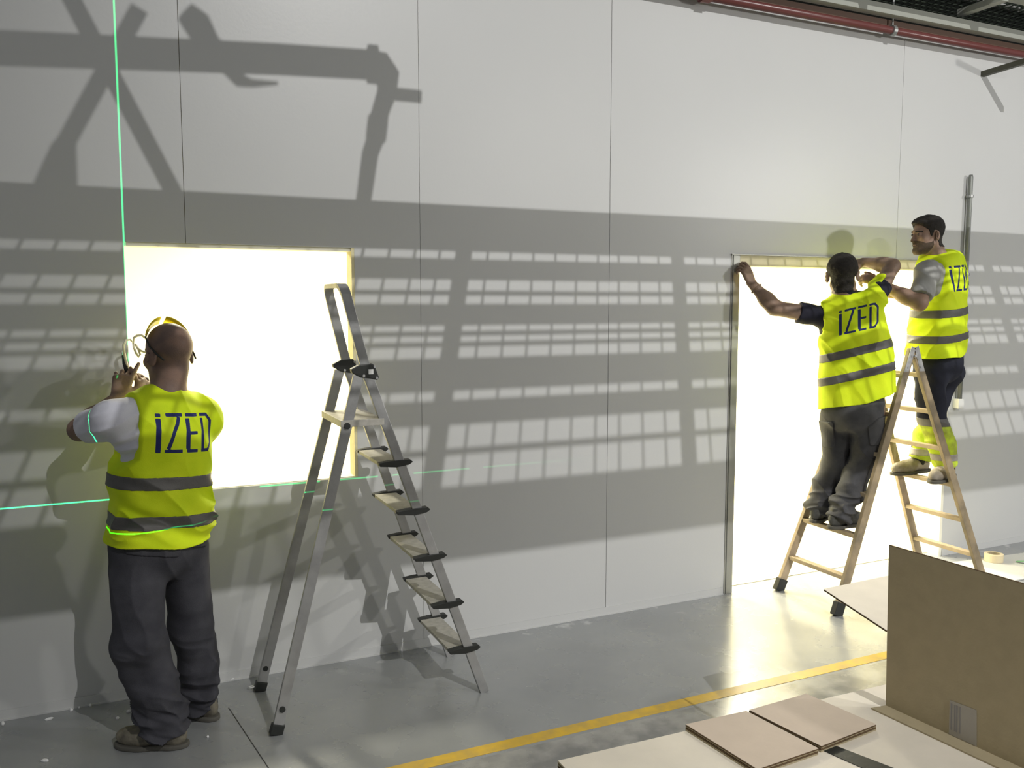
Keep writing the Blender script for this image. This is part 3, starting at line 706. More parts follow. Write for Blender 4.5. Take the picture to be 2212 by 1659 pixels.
class Person:
    def __init__(s, name_label, base, J, skin, headR, headC, head_scale=1.0, hands=(), group=None):
        """J joints: pelvis, waist, chest, neck, sl, el, wl, sr, er, wr, hl, kl, al, hr, kr, ar; tl tr toe directions; torso frame s.T"""
        s.J = J; s.R = headR; s.hc = V(headC); s.hs = head_scale; s.hands = hands; s.skin = skin
        s.root = empty('person', tuple(base), name_label, 'person', group)
        s.T = frame(J['sr']-J['sl'], J['fwd']); s.Pf = frame(J['hr']-J['hl'], J.get('pfwd', J['fwd']))
    # -- fields
    def head(s, p, grow=0.0, ear=True):
        q_ = (p-s.hc)@s.R/s.hs; x, y, z = q_.T; ax = np.stack([np.abs(x), y, z], 1)
        d = ell(ax, (0,-.012,.035), (.076,.098,.086))
        d = smin(d, ell(ax, (0,.028,-.035), (.060,.066,.085)), .03)
        d = smin(d, cone(ax, (.052,.000,-.055), (.020,.070,-.100), .016,.017), .03)
        d = smin(d, ell(ax, (0,.074,-.101), (.024,.018,.017)), .02)
        d = smin(d, ell(ax, (.044,.058,-.018), (.022,.022,.020)), .02)
        d = smin(d, cone(ax, (0,.089,.030), (.034,.078,.030), .011,.010), .012)
        d = smax(d, -ell(ax, (.031,.100,.008), (.019,.016,.012)), .012)
        d = smin(d, ell(ax, (.031,.078,.008), (.016,.014,.012)), .004)
        d = smin(d, cone(ax, (0,.089,.014), (0,.110,-.025), .0075,.0095), .010)
        d = smin(d, ell(ax, (.010,.101,-.029), (.008,.010,.007)), .006)
        d = smin(d, cone(ax, (0,.097,-.053), (.018,.088,-.056), .0065,.004), .006)
        d = smin(d, cone(ax, (0,.095,-.065), (.016,.087,-.063), .0075,.004), .006)
        d = smax(d, -cone(ax, (0,.106,-.059), (.022,.094,-.060), .0022,.0018), .003)
        if ear: d = smin(d, s.ear(ax), .005)
        return d*s.hs - grow
    def ear(s, ax):
        c = V(.079,-.012,-.006); th = 0.6
        R = np.stack([nrm_((math.cos(th),-math.sin(th),0)), nrm_((math.sin(th),math.cos(th),.0)), V(0,0,1)], 1)
        e = ell(ax, c+V(.005,-.006,0), (.009,.021,.033), R)
        return smax(e, -ell(ax, c+V(.011,.002,.003), (.006,.011,.019), R), .004)
    def headlocal(s, p): return (p-s.hc)@s.R/s.hs
    def neck(s, p, grow=0.0):
        a = s.hc + s.R@V(0,-.022,-.045)*s.hs
        return cone(p, a, s.J['neck'], .056*s.hs+grow, .064+grow)
    def torso(s, p, g=0.0):
        J = s.J; d = ell(p, J['chest'], (.170+g,.112+g,.185+g), s.T)
        d = smin(d, ell(p, J['waist'], (.148+g,.105+g,.15+g), s.T), .06)
        d = smin(d, ell(p, J['pelvis'], (.168+g,.118+g,.125+g), s.Pf), .06)
        m = (J['sl']+J['sr'])/2*.5+J['neck']*.5
        for k in ('sl','sr'): d = smin(d, cone(p, m, J[k], .058+g,.056+g), .05)
        return d
    def arm(s, p, side, g=0.0, upper=True, t=1.0):
        J = s.J; a, b, c = J['s'+side], J['e'+side], J['w'+side]
        d = cone(p, a, a+(b-a)*t, .056+g, .056+(.043-.056)*t+g)
        if upper: return d
        d = smin(d, fcone(p, b, b+(c-b)*.35, .044+g,.044+g,(0,0,1),.95), .03)
        return smin(d, cone(p, b+(c-b)*.3, c, .043+g, .0275+g), .03)
    def leg(s, p, side, g=0.0):
        J = s.J; a, b, c = J['h'+side], J['k'+side], J['a'+side]
        d = cone(p, a, b, .086+g, .058+g)
        return smin(d, smin(cone(p, b, b+(c-b)*.4, .056+g,.058+g), cone(p, b+(c-b)*.3, c, .056+g,.038+g), .03), .03)
    def foot(s, p, side, g=0.0):
        J = s.J; c = J['a'+side]; t = nrm_(J['t'+side]); 
        return smin(cone(p, c-V(0,0,.03)-t*.03, c-V(0,0,.045)+t*.13, .032+g,.024+g), cone(p, c, c-V(0,0,.04), .036+g,.03+g), .03)
    def body(s, p):
        J = s.J
        d = near(p, [s.hc, J['neck']], .15, lambda q_: smin(s.head(q_), s.neck(q_), .025))
        d = smin(d, near(p, [J['pelvis'], J['chest'], J['sl'], J['sr']], .2, s.torso), .05)
        for side in 'lr':
            d = smin(d, near(p, [J['s'+side], J['e'+side], J['w'+side]], .06, lambda q_: s.arm(q_, side, upper=False)), .03)
            d = smin(d, near(p, [J['h'+side], J['k'+side], J['a'+side]], .09, lambda q_: s.leg(q_, side)), .03)
            d = smin(d, near(p, [J['a'+side]], .18, lambda q_: s.foot(q_, side)), .02)
        for palm, fing in s.hands:
            def hf(q_):
                hd = None
                for a in palm:
                    c = cone(q_, *a); hd = c if hd is None else smin(hd, c, .012)
                for a in fing: hd = smin(hd, cone(q_, *a), .0035)
                return hd
            d = smin(d, near(p, [f[1] for f in fing]+[f[0] for f in palm], .02, hf), .014)
        return d
    def bounds(s, keys, pad): 
        P = np.array([s.J[k] for k in keys]); return P.min(0)-pad, P.max(0)+pad
    def build_body(s, h=0.0045):
        P = [s.J[k] for k in ('pelvis','chest','neck','sl','sr','el','er','wl','wr','kl','kr','al','ar')]+[s.hc+V(0,0,.13),s.hc-V(0,0,.1)]
        for side in 'lr': P.append(s.J['a'+side]+nrm_(s.J['t'+side])*.16-V(0,0,.08))
        for palm, fing in s.hands: P += [f[1] for f in fing]
        P = np.array(P); lo = P.min(0)-.13; hi = P.max(0)+.13
        return mesh_sdf(s.body, lo, hi, h, 'body', s.skin, s.root)
    def shoe(s, side, m, sole=SOLE, L=.285, ground=None, pitch=0.0, h=.004, label=None):
        J = s.J; c = J['a'+side]; t = V(J['t'+side]); t = nrm_(t); up = nrm_(V(0,0,1)-t*t[2]); r = np.cross(t, up)
        R = np.stack([r, t, up], 1); hgt = J.get('ah', .085)
        o = c - up*hgt                         # sole plane under the ankle
        def loc(p): return (p-o)@R
        def last(q_):
            x, y, z = q_.T
            d = ell(q_, (0,.12,.045), (.048,.10,.044)); d = smin(d, ell(q_, (0,-.025,.055), (.037,.055,.055)), .04)
            d = smin(d, cone(q_, (0,.0,.075), (0,.10,.050), .038,.036), .03)
            return smin(d, cone(q_, (0,-.005,.06), (0,-.012,.115), .040,.044), .02)
        def f(p):
            q_ = loc(p); d = last(q_) + .0015*vnoise(p, 45); return np.maximum(np.maximum(d, .014-q_[:,2]), q_[:,2]-.128)
        def outline(q_):
            x, y, z = q_.T
            fl = np.stack([x, y, np.zeros_like(x)], 1)
            return smin(smin(ell(fl, (0,.125,0), (.052,.098,1)), ell(fl, (0,-.025,0), (.040,.060,1)), .03), cone(fl, (0,0,0), (0,.1,0), .036,.042), .03)
        def g(p):
            q_ = loc(p); return np.maximum(np.maximum(outline(q_)-.003, -q_[:,2]), q_[:,2]-.020)
        b = [o + R@V(i,j,k) for i in (-.08,.08) for j in (-.11,.25) for k in (-.02,.15)]
        lo = np.min(b,0); hi = np.max(b,0)
        sh = mesh_sdf(f, lo, hi, h, 'shoe', m, s.root, label=label)
        so = mesh_sdf(g, lo, hi, h, 'sole', sole, sh)
        return sh
def vest_field(P, O, T, prof, cuts, top, extra=None, fold=None, neck_r=.068, sleeves=(.075,.075), g=.022):
    """prof rows (z, left half width, right half width, back depth, front depth, x shift); cuts rows (z, xmin, xmax)"""
    prof = np.array(prof); cuts = np.array(cuts); zs = prof[:,0]
    def f(p):
        q_ = (p-O)@T; x, y, z = q_.T
        I = lambda c: np.interp(z, zs, prof[:,c])
        x = x - I(5); a = np.where(x < 0, I(1), I(2)); b = np.where(y < 0, I(3), I(4))
        k = ((np.abs(x)/a)**2.5+(np.abs(y)/b)**2.5)**(1/2.5); d = (k-1)*np.minimum(a, b)*0.9
        x = q_[:,0]
        d = smax(d, z-(top[0]-top[1]*np.abs(x-top[2])), .05)
        u_ = P.torso(p, g)
        for k_, rr in zip('lr', sleeves): u_ = smin(u_, cone(p, P.J['s'+k_], P.J['s'+k_]+.4*(P.J['e'+k_]-P.J['s'+k_]), rr+.008, rr+.008), .03)
        d = smin(d, u_, .03)
        d = smax(d, np.interp(z, cuts[:,0], cuts[:,1])-x, .012); d = smax(d, x-np.interp(z, cuts[:,0], cuts[:,2]), .012)
        if extra is not None: d = extra(p, q_, d)
        if fold is not None: d = d - fold(p, q_)
        d = np.maximum(d, -(z + .008*np.sin(x*18+1)))
        d = np.maximum(d, -cone(p, P.J['neck']+P.T[:,1]*.03-V(0,0,.07), P.J['neck']+P.T[:,1]*.02+V(0,0,.16), neck_r*.9, neck_r))
        return d
    return f
def band(P, f, O, T, zc_, hw, tilt, name, lo, hi, h, th=.0025):
    def g(p):
        q_ = (p-O)@T; return np.maximum(f(p)-th, np.abs(q_[:,2]-zc_-tilt*q_[:,0])-hw)
    return mesh_sdf(g, lo, hi, h, name, TAPE, P.root)
def trouser_field(P, rad, hem, fold, waist_z, gp=.02, crease=True):
    """rad: per side (hip, knee, ankle) radii; hem: height above the ankle of the cuff"""
    J = P.J
    def f(p):
        d = ell(p, J['pelvis'], (.172+gp,.125+gp,.15+gp), P.Pf)
        L = []
        for s_, rr in zip('lr', rad):
            a, b, c = J['h'+s_], J['k'+s_], J['a'+s_]; m = b+(c-b)*.55
            e = smin(cone(p, a, b, rr[0], rr[1]), smin(cone(p, b, m, rr[1], (rr[1]+rr[2])/2), cone(p, m, c-V(0,0,.02), (rr[1]+rr[2])/2, rr[2]), .03), .03)
            L.append(e)
        legs = np.minimum(L[0], L[1]); d = smin(d, legs, .035)
        d = d - fold(p)
        ax = nrm_(J['al']-J['kl']); cl = (p-J['al'])@ax - hem
        ar = nrm_(J['ar']-J['kr']); cr = (p-J['ar'])@ar - hem
        d = np.maximum(d, np.where(L[0] < L[1], cl, cr))
        return np.maximum(d, (p-J['pelvis'])@P.Pf[:,2]-waist_z)
    return f
def letters(O, T, x0, z0, hgt, shear=0.0, wid=None, yb=0.0):
    wid = wid or hgt
    def a(v):
        q_ = (v-O)@T; d = lettering((q_[:,0]-x0)/wid, (q_[:,2]-z0-shear*(q_[:,0]-x0))/hgt)
        return np.where(q_[:,1] < yb, d, 1.0)
    return a
def patch(P, f, inner, lo, hi, h, name, m, th, parent=None, label=None):
    return mesh_sdf(lambda p: np.maximum(f(p)-th, inner(p)), lo, hi, h, name, m, parent or P.root, label=label)
def eyes(P, brow=None):
    for sx in (-1,1):
        c = P.hc + P.R@(V(sx*.031,.0812,.008)*P.hs)
        mesh_sdf(lambda p: ell(p, c, (.0120,.0120,.0105)), c-.02, c+.02, .002, 'eye', EYE, P.root)
EYE = mat('eye_dark', (0.10,0.08,0.07), 0.2)

# ================================================================ worker at the window
J = dict(pelvis=pt(345,1165,-.50), waist=pt(345,1075,-.51), chest=pt(352,945,-.52), neck=pt(365,845,-.53),
         sl=pt(243,908,-.60), sr=pt(434,903,-.46), el=pt(173,928,-.34), wl=pt(256,858,-.21), er=pt(430,938,-.20), wr=pt(318,872,-.16),
         hl=pt(298,1185,-.53), hr=pt(398,1185,-.44), kl=pt(302,1385,-.55), kr=pt(412,1350,-.40), al=pt(362,1562,-.55), ar=pt(438,1500,-.34),
         tl=V(-.90,.42,0), tr=V(-.62,.78,0), fwd=V(-.35,.94,0), pfwd=V(-.45,.89,0), ah=.09)
J['al'][2] = .09; J['ar'][2] = .09
hR = frame((.86,.5,.0), (-.5,.85,-.12))
H1 = [hand_parts(J['wl'], V(.25,.30,.92), V(.1,.95,-.2), V(.9,-.1,0), curl=(35,50,30), spread=7, fingers=((5,8,5),(50,60,30),None,None), scale=1.05),
      hand_parts(J['wr'], V(-.12,.15,.95), V(-.6,.7,0), V(-.5,-.6,.2), curl=(25,35,25), spread=4, fingers=((5,10,10),None,None,None), scale=1.05)]
P = Person('bald worker in yellow vest and grey trousers cutting at the window edge', (0.14,-.50,0), J, skin_mat('skin_tan', (0.27,0.17,0.125), (0.17,0.115,0.095)), hR, pt(364,768,-.50), 1.09, H1)
body1 = P.build_body()
T = P.T; O = pt(345,1168,-.51)
top = (.625,.30,0.0)
def fold1(p, q_):
    x, y, z = q_.T
    low = np.clip((.32-z)/.25, 0, 1)*np.clip((z+.02)/.12, .15, 1)
    return (.017*low*folds(p, T@V(.45,0,1), .07, 1.3, 2.0) + .003*vnoise(p, 9) + .006*folds(p, T@V(.9,0,.5), .10, 1.2, 5.0)*np.clip((z-.25)/.1,0,1) )
def ext1(p, q_, d):
    x = q_[:,0]
    e = cone(p, J['sr']+V(-.02,0,.0), J['sr']+(J['er']-J['sr'])*.75, .078, .070)
    return smin(d, e, .05)
vf = vest_field(P, O, T, [(0,.205,.208,.155,.17,0),(.12,.205,.203,.160,.17,0),(.25,.203,.188,.160,.16,.0),(.38,.20,.185,.155,.15,0),(.50,.185,.18,.145,.14,0),(.62,.14,.16,.10,.11,0)],
                [(-.1,-.4,.4),(.27,-.4,.4),(.31,-.20,.3),(.36,-.155,.3),(.45,-.150,.3),(.62,-.150,.3),(.8,-.15,.3)], top, ext1, fold1)
lo, hi = P.bounds(('sl','sr','neck','pelvis'), .26); hi[2] += .02
lo1, hi1 = lo, hi
LT = letters(O, T, -.098, 0.388, .158, shear=-.02)
vest = mesh_sdf(vf, lo, hi, .004, 'vest', HIVIS, P.root, attrs={'print': LT}, label='fluorescent yellow vest lettered IZED in navy')
for zc_ in (.262,.105): band(P, vf, O, T, zc_, .026, -.02, 'reflective_band', lo, hi, .004)
# t-shirt
TS1 = cloth_mat('white_tshirt', (0.78,0.78,0.86), (0.70,0.70,0.78), bump=.1)
def ts(p):
    q_ = (p-O)@T
    d2 = np.maximum(np.maximum(P.torso(p, .014), q_[:,2]-.60), .15-q_[:,2])
    a = J['sl']; b = J['el']; ab = nrm_(b-a)
    sl = np.maximum(cone(p, a-ab*.02, b, .070, .070), (p-a)@ab-.66*np.linalg.norm(b-a))
    ar_ = J['sr']; br_ = J['er']; abr = nrm_(br_-ar_); sr_ = np.maximum(cone(p, ar_, br_, .062, .060), (p-ar_)@abr-.86*np.linalg.norm(br_-ar_))
    d = smin(d2, sl, .05); d = np.minimum(d, sr_)
    d = d - .007*folds(p, V(-.5,0,1), .045, 1.2, 1.0)*np.clip(1.2-np.linalg.norm(p-(a+V(.03,0,-.1)),axis=1)/.2, 0, 1) - .002*vnoise(p, 12)
    return np.maximum(d, -cone(p, J['neck']-V(0,0,.1), J['neck']+V(0,0,.2), .06, .07))
mesh_sdf(ts, lo, hi, .0045, 'tshirt', TS1, P.root, label='white short sleeve t-shirt')
# trousers
def tf1(p):
    z = p[:,2]; k = np.clip((.62-z)/.3,0,1); lowz = np.clip((.30-z)/.16,0,1)
    return .011*k*folds(p, V(.35,.1,1), .10, 1.6, 4.0) + .013*lowz*folds(p, V(.25,.0,1), .055, 1.4, 9.0) + .007*vnoise(p, 7) + .008*folds(p, V(.9,.2,.35), .13, 1.5, 6.0)
tr1 = trouser_field(P, ((.108,.100,.086),(.105,.088,.078)), .035, tf1, .10, gp=.018)
lo, hi = P.bounds(('pelvis','hl','hr','kl','kr','al','ar'), .20)
GT = mesh_sdf(tr1, lo, hi, .0045, 'trousers', GREYTROUSER, P.root, label='baggy dark grey work trousers')
Ql = P.Pf
pc = pt(340,1192,-.66)
patch(P, tr1, lambda p: boxd(p, pc, (.095,.09,.021), Ql, .008), pc-.16, pc+.16, .004, 'pocket_flap', GREYTROUSER, .006, GT)
pc2 = pt(432,1165,-.54)
patch(P, tr1, lambda p: boxd(p, pc2, (.05,.07,.03), Ql, .01), pc2-.14, pc2+.14, .004, 'side_pocket', GREYTROUSER, .009, GT)
P.shoe('l', SHOE); P.shoe('r', SHOE)
# safety glasses pushed up on the crown
gl = MB(); hc = P.hc; R_ = P.R; s_ = P.hs
fr = MB()
for sg in (-1,1):
    vs = []; n = 10
    for k in range(n+1):
        a_ = math.radians(6+ 58*k/n)*sg
        for rr, yy in ((.097,.030),(.122,.004)):
            vs.append(hc+R_@(V(math.sin(a_)*rr*.84, yy-.012*abs(a_), .027+math.cos(a_)*rr)*s_))
    # outer and inner surface for thickness
    vi = [hc+(v-hc)*.985 for v in vs]; N_ = len(vs)
    fs = [(2*k,2*k+1,2*k+3,2*k+2) for k in range(n)]+[(N_+2*k,N_+2*k+2,N_+2*k+3,N_+2*k+1) for k in range(n)]
    fs += [(2*k,2*k+2,N_+2*k+2,N_+2*k) for k in range(n)]+[(2*k+1,N_+2*k+1,N_+2*k+3,2*k+3) for k in range(n)]
    gl.poly(vs+vi, fs)
    e0 = vs[-2]*.5+vs[-1]*.5
    fr.tube([e0, hc+R_@(V(sg*.0805,-.012,.035)*s_), hc+R_@(V(sg*.0745,-.05,.0)*s_), hc+R_@(V(sg*.066,-.070,-.02)*s_)],.0038,8)
gls = gl.build('glasses_lens', mat('yellow_lens',(0.95,0.80,0.02),0.15,trans=.55), P.root, smooth=True, label='yellow safety glasses pushed up on the head')
fr.build('glasses_frame', M['black'], gls, smooth=True)
# held tool and curled offcut of cable cover
tool = empty('utility_knife', tuple(pt(268,790,-.10)), 'small dark cutting knife held against the window edge', 'knife')
MB().tube([Vector(pt(275,805,-.14)),Vector(pt(270,785,-.11)),Vector(pt(266,768,-.09))],[.010,.011,.006],10).build('handle', M['black'], tool, smooth=True)
MB().beam(Vector(pt(266,768,-.09)),Vector(pt(263,758,-.08)),(1,0,0),.010,.0015).build('blade', M['zinc'], tool)
cv = [(279,806),(272,780),(268,762),(267,745),(272,735),(281,733),(288,740),(289,730),(296,725),(306,724),(316,731),(322,742),(326,752)]
cbl = MB(); cbl.tube([Vector(pt(x,y,-.13+.01*math.sin(i*1.3))) for i,(x,y) in enumerate(cv)],.0055,8)
cv2 = [(288,740),(289,750),(294,763),(300,771),(303,766),(298,752),(293,744),(297,752),(305,758),(314,761),(322,762)]
cbl.tube([Vector(pt(x,y,-.125+.01*math.cos(i*1.1))) for i,(x,y) in enumerate(cv2)],.0050,8)
tag(cbl.build('cable_offcut', mat('cable_cream',(0.70,0.66,0.52),0.5), smooth=True),'curly cream strip dangling by the hands of the worker at the window','cable')

# ================================================================ worker on the left half of the wooden ladder
J = dict(pelvis=pt(1846,880,-.40), waist=pt(1846,800,-.39), chest=pt(1838,715,-.38), neck=pt(1824,645,-.39),
         sl=pt(1776,684,-.31), sr=pt(1888,648,-.50), el=pt(1682,664,-.20), wl=pt(1629,612,-.085), er=pt(1932,572,-.43), wr=pt(1866,566,-.22),
         hl=pt(1808,895,-.29), hr=pt(1880,890,-.43), kl=pt(1803,1003,-.26), kr=pt(1862,1005,-.42), al=V(4.01,-.24,.565), ar=V(4.00,-.42,.565),
         tl=V(.86,.35,0), tr=V(.93,.05,0), fwd=V(.70,.70,.0), pfwd=V(.75,.66,0), ah=.09)
J['el'] = pt(1673,665,-.19); J['wl'] = pt(1623,612,-.085); J['er'] = pt(1927,575,-.43)
hR = frame((.70,-.70,.04), (.72,.69,-.02))
H2 = [hand_parts(J['wl'], V(-.40,.12,.90), V(-.25,.95,.1), V(.8,0,.4), curl=(45,60,40), spread=4, scale=1.05, fingers=((25,45,30),None,None,None)),
      hand_parts(J['wr'], V(-.75,.6,-.15), V(.3,.3,-.9), V(.2,-.5,.0), curl=(30,40,25), spread=4, scale=1.0)]
sk2 = skin_mat('skin_olive', (0.30,0.20,0.14), (0.20,0.135,0.095))
P = Person('dark-haired worker in navy polo and yellow vest reaching up at the door frame', (3.97,-.38,.47), J, sk2, hR, pt(1820,595,-.375), 1.04, H2)
P.build_body()
T = P.T; O = pt(1849,868,-.40); L_ = .66
T = frame(V(.70,-.70,.04), J['fwd']); T[:,2] = T[:,2] - .21*T[:,0]; O = O - T[:,1]*0
def fold2(p, q_):
    x, y, z = q_.T
    return .007*folds(p, T@V(1,0,.5), .10, 1.5, 3.0) + .005*vnoise(p, 8) + .009*np.clip((z-.45)/.1,0,1)*folds(p, T@V(.5,0,1), .07, 1.0, 8.0) + .005*np.clip((.2-z)/.2,0,1)*folds(p, T@V(1,0,.4), .10, 1.0, 1.0)
vf = vest_field(P, O, T, [(0,.225,.215,.15,.16,.0),(.15,.222,.210,.155,.16,0),(.3,.21,.205,.155,.15,0),(.45,.19,.18,.14,.14,0),(.55,.18,.165,.12,.13,0),(.68,.15,.14,.09,.1,0)],
                [(-.1,-.4,.4),(.34,-.4,.4),(.40,-.24,.3),(.47,-.20,.22),(.55,-.190,.185),(.8,-.185,.16)], (.655,.22,-.01), None, fold2, neck_r=.064, sleeves=(.074,.068))
lo, hi = P.bounds(('sl','sr','neck','pelvis'), .27)
mesh_sdf(vf, lo, hi, .0045, 'vest', HIVIS, P.root, attrs={'print': letters(O, T, -.095, .435, .150, shear=.0, wid=.143)}, label='fluorescent yellow vest lettered IZED in navy')
for zc_ in (.318,.176): band(P, vf, O, T, zc_, .026, .02, 'reflective_band', lo, hi, .0045)
POLO = cloth_mat('navy_polo_cloth', (0.022,0.022,0.035), bump=.15)
def ts(p):
    d = P.torso(p, .010); d = np.maximum(d, -(p-J['waist'])@T[:,2])
    for k, e_, fr_ in (('sl','el',.50),('sr','er',.42)):
        a = J[k]; b = J[e_]; ab = nrm_(b-a); sl = np.maximum(cone(p, a-ab*.03, b, .064 if k == 'sl' else .058, .063), (p-a)@ab-fr_*np.linalg.norm(b-a)); d = smin(d, sl, .02)
    d = np.minimum(d, np.maximum(cone(p, J['neck']-V(0,0,.05), J['neck']+V(0,0,.06), .082, .070), np.abs((p-J['neck'])[:,2]-.015)-.030))
    d = d-.003*folds(p, V(1,0,.6), .05, 1.0, 2.0)
    return np.maximum(d, -cone(p, J['neck']+V(0,0,.0), J['neck']+V(0,0,.2), .052, .058))
mesh_sdf(ts, lo-V(.12,0,0), hi+V(.1,0,.1), .0045, 'polo_shirt', POLO, P.root, label='dark navy polo shirt')
def hair_at(P, table, grow):
    ty, tz = np.array(table).T
    def f(p):
        x, y, z = P.headlocal(p).T
        g = grow(y, z)
        hd = smin(P.head(p, 0, ear=False), P.neck(p), .025)-g-.0022*vnoise(p, 60)-.0012*vnoise(p, 110)
        return np.maximum(hd, np.interp(y, ty, tz)+.004*vnoise(p, 30)-z)
    return f
hairf = hair_at(P, [(-.12,-.112),(-.05,-.105),(-.038,-.07),(-.033,-.03),(-.025,.028),(.0,.032),(.015,-.0),(.03,.02),(.06,.055),(.08,.08),(.12,.085)], lambda y, z: .004+.008*np.clip((z+.02)/.06,0,1))
HAIR = mat('short_dark_hair', (0.018,0.014,0.010), 0.8, var=.5, vscale=60, bump=.5, bscale=250)
mesh_sdf(hairf, P.hc-.15, P.hc+.15, .003, 'hair', HAIR, P.root, label='short dark hair')
def tf2(p):
    z = p[:,2]; lowz = np.clip((.78-z)/.16,0,1)
    return .013*lowz*folds(p, V(.2,.2,1), .055, 1.4, 9.0) + .009*folds(p, V(.6,-.6,.7), .11, 1.5, 4.0) + .004*vnoise(p, 8)
tr2 = trouser_field(P, ((.095,.086,.080),(.095,.084,.080)), .040, tf2, .10, gp=.012)
lo, hi = P.bounds(('pelvis','hl','hr','kl','kr','al','ar'), .19)
GT = mesh_sdf(tr2, lo, hi, .0045, 'trousers', GREYTROUSER2, P.root, label='dusty grey cargo trousers')
for px_, py_, Y_ in ((1782,940,-.30),(1897,930,-.50)):
    pc = pt(px_,py_,Y_); patch(P, tr2, lambda p: boxd(p, pc, (.055,.085,.085), P.Pf, .012), pc-.15, pc+.15, .0045, 'cargo_pocket', GREYTROUSER2, .008, GT)
P.shoe('l', SHOEDK); P.shoe('r', SHOEDK)
# wrist band
a = J['wl']+(J['el']-J['wl'])*.22; ab = nrm_(J['el']-J['wl'])
bf = lambda p: cone(p, J['wl'], J['el'], .029, .046)
mesh_sdf(lambda p: np.maximum(bf(p)-.006, np.abs((p-a)@ab)-.006), a-.07, a+.07, .0025, 'wristband', mat('wristband_brown',(0.16,0.10,0.06),.6), P.root, label='narrow cord bracelet')

# ================================================================ bearded worker on the right half of the ladder
J = dict(pelvis=pt(2026,785,-.42), waist=pt(2024,720,-.42), chest=pt(2030,630,-.42), neck=pt(2027,562,-.43),
         sl=pt(2002,592,-.50), sr=pt(2066,582,-.37), el=pt(1986,655,-.56), wl=pt(1898,612,-.36), er=pt(2030,655,-.22), wr=pt(1950,640,-.15),
         hl=pt(2008,800,-.42), hr=pt(2048,800,-.32), kl=pt(2012,895,-.42), kr=pt(2014,892,-.25), al=V(4.915,-.44,.80), ar=V(4.915,-.22,.80),
         tl=V(-.97,-.25,-.05), tr=V(-.98,.15,-.05), fwd=V(-.36,.93,0), pfwd=V(-.50,.86,0), ah=.09)
J['sr'] = J['chest']+ (J['chest']-J['sl'])*V(1,1,-.9); 
hR = frame((.27,.96,.0), (-.96,.27,-.06))
H3 = [hand_parts(J['wl'], V(-.55,.72,.40), V(.3,.5,-.6), V(0,-.2,.9), curl=(45,60,35), spread=3, scale=1.0, thumb_in=.1),
      hand_parts(J['wr'], V(-.6,.7,.2), V(.4,.4,-.8), V(0,.3,.9), curl=(30,40,30), spread=4, scale=1.0)]
P = Person('bearded worker in grey t-shirt and yellow vest on the wooden ladder', (4.92,-.38,.71), J, skin_mat('skin_light_olive', (0.36,0.24,0.175), (0.28,0.18,0.13)), hR, pt(2003,509,-.42), .95, H3)
P.build_body(.004)
O = pt(2022,768,-.42); T = frame(V(.93,.36,0), V(-.36,.93,0)); T[:,2] = T[:,2] - .08*T[:,0]; top = (.655,.30,.0)
def fold3(p, q_):
    x, y, z = q_.T
    return .009*folds(p, T@V(.3,.5,1), .09, 1.5, 3.0)*np.clip(1-z/.5,0.2,1) + .005*vnoise(p, 8) + .008*np.clip((z-.3)/.1,0,1)*folds(p, T@V(1,.3,.3), .09, 1.0, 8.0)
vf = vest_field(P, O, T, [(0,.205,.205,.165,.165,.0),(.15,.20,.20,.16,.16,0),(.3,.195,.195,.155,.15,0),(.45,.18,.18,.15,.14,0),(.55,.175,.175,.13,.13,0),(.7,.15,.15,.10,.1,0)],
                [(-.1,-.4,.4),(.30,-.4,.4),(.36,-.19,.19),(.44,-.145,.155),(.8,-.145,.15)], (.675,.30,0), None, fold3, neck_r=.064)
lo, hi = P.bounds(('sl','sr','neck','pelvis'), .27)
mesh_sdf(vf, lo, hi, .0045, 'vest', HIVIS, P.root, attrs={'print': letters(O, T, -.122, .415, .160, wid=.130, yb=-.06)}, label='fluorescent yellow vest with navy lettering')
for zc_ in (.285,.125): band(P, vf, O, T, zc_, .025, .02, 'reflective_band', lo, hi, .0045)
TS3 = cloth_mat('grey_tshirt', (0.36,0.36,0.34), (0.28,0.28,0.27), bump=.1)
def ts(p):
    q_ = (p-O)@T; d = P.torso(p, .016); d = np.maximum(np.maximum(d, q_[:,2]-.60), .12-q_[:,2])
    for k, e_, fr_ in (('sl','el',.80),('sr','er',.75)):
        a = J[k]; b = J[e_]; ab = nrm_(b-a); sl = np.maximum(cone(p, a-ab*.03, b, .067, .072), (p-a)@ab-fr_*np.linalg.norm(b-a)); d = smin(d, sl, .03)
    d = d-.004*folds(p, V(1,-.3,.2), .06, 1.0, 2.0)
    return np.maximum(d, -cone(p, J['neck']-V(0,0,.05), J['neck']+V(0,0,.2), .058, .062))
mesh_sdf(ts, lo, hi, .0045, 'tshirt', TS3, P.root, label='grey t-shirt')
hair3 = hair_at(P, [(-.12,-.085),(-.06,-.080),(-.042,-.06),(-.033,-.03),(-.025,.028),(.0,.032),(.012,-.005),(.024,.0),(.034,.035),(.055,.055),(.072,.078),(.12,.082)], lambda y, z: .0038+.012*np.clip((z-.03)/.06,0,1)+.010*np.clip((y-.03)/.05,0,1)*np.clip((z-.06)/.03,0,1))
mesh_sdf(hair3, P.hc-.16, P.hc+.16, .003, 'hair', HAIR, P.root, label='short dark hair with faded sides')
BEARD = mat('short_beard', (0.105,0.072,0.046), 0.85, var=.4, vscale=60, bump=.5, bscale=250)
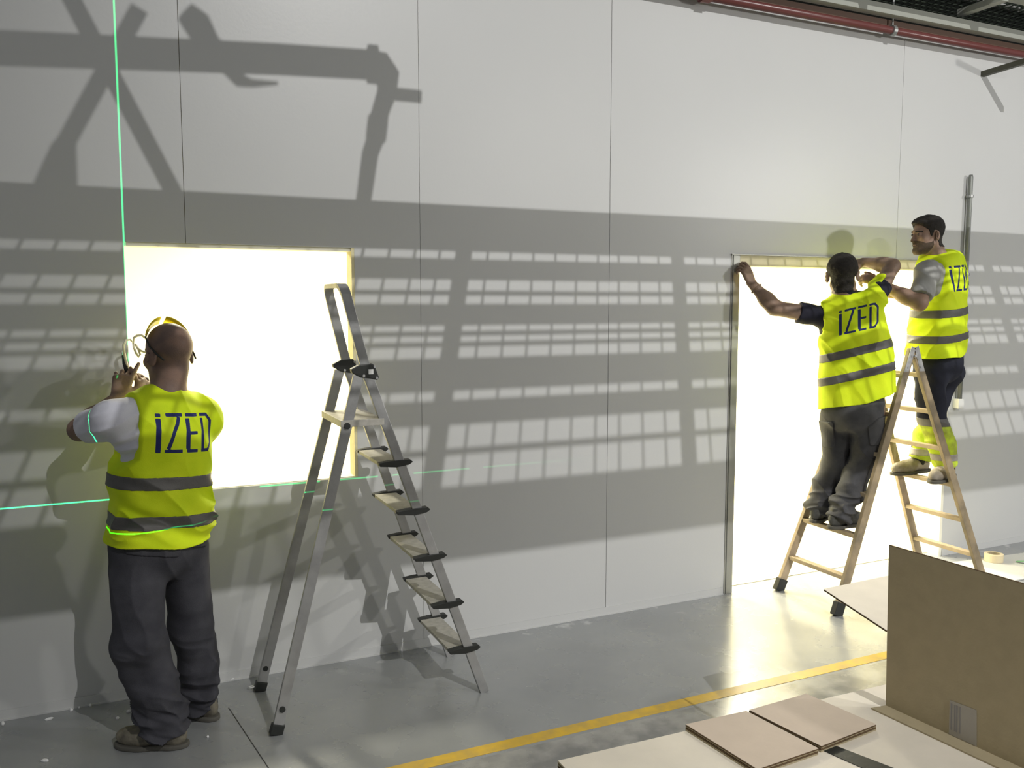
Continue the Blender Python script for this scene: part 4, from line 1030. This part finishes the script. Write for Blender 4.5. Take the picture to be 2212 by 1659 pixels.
def beard(p, P=P):
    x, y, z = P.headlocal(p).T; ax_ = np.abs(x)
    d = P.head(p, .002, ear=False)-.0008*vnoise(p, 80)
    jaw = np.maximum(z-(-.050-.35*np.clip(y-.01,0,1)-.0), -(z+.125))
    jaw = z+.038+.45*np.clip(.075-y,-.02,.06)-.30*np.clip(.05-y,0,.06)*2
    jaw = np.where(y > .0, jaw, 9.)
    mou = ell(p*0+np.stack([x,y,z],1), (0,.10,-.059), (.016,.03,.0042))
    return np.maximum(np.maximum(d, jaw), -mou)
mesh_sdf(beard, P.hc-.15, P.hc+.15, .0025, 'beard', BEARD, P.root, label='short brown beard')
eyes(P)
def brow(p, P=P, sx=1):
    x, y, z = P.headlocal(p).T; x = x*sx
    return np.maximum.reduce([P.head(p, .0025, ear=False), np.abs(z-.029-.10*(x-.03)*(x < .03)+.25*(x-.042)*(x > .042))-.0045, np.abs(x-.032)-.019, .04-y])
for sx in (-1,1): mesh_sdf(lambda p: brow(p, P, sx), P.hc-.14, P.hc+.14, .0025, 'eyebrow', HAIR, P.root)
def tf3(p):
    return .009*folds(p, V(.5,.2,.9), .09, 1.5, 4.0) + .004*vnoise(p, 9)
tr3 = trouser_field(P, ((.098,.082,.074),(.098,.082,.074)), .0, tf3, .10, gp=.010)
lo, hi = P.bounds(('pelvis','hl','hr','kl','kr','al','ar'), .19)
zk = float((J['kl'][2]+J['kr'][2])/2)
mesh_sdf(lambda p: np.maximum(tr3(p), zk-.01-p[:,2]), lo, hi, .0045, 'trousers', NAVY, P.root, label='navy work trousers with hi-vis yellow lower legs')
mesh_sdf(lambda p: np.maximum(tr3(p)+.001, p[:,2]-zk+.06), lo, hi, .0045, 'trouser_leg', cloth_mat('dirty_hi_vis',(0.60,0.78,0.05),(0.36,0.42,0.06),vscale=14), P.root, label='fluorescent yellow lower trouser legs, dirty')
for z0, z1 in ((zk-.062,zk-.008),(.835,.880)):
    mesh_sdf(lambda p: np.maximum(tr3(p)-.002, np.maximum(z0-p[:,2], p[:,2]-z1)), lo, hi, .0045, 'reflective_band', TAPE if z0 > 1 else mat('pale_tape',(0.45,0.42,0.38),.6,var=.2,vscale=20), P.root)
for s_ in 'lr':
    sh = P.shoe(s_, DUST)
    c = J['a'+s_]; mesh_sdf(lambda p: cone(p, c-V(0,0,.02), c+V(0,0,.09), .048,.052), c-.12, c+.2, .004, 'ankle_cuff', M['black'], sh)
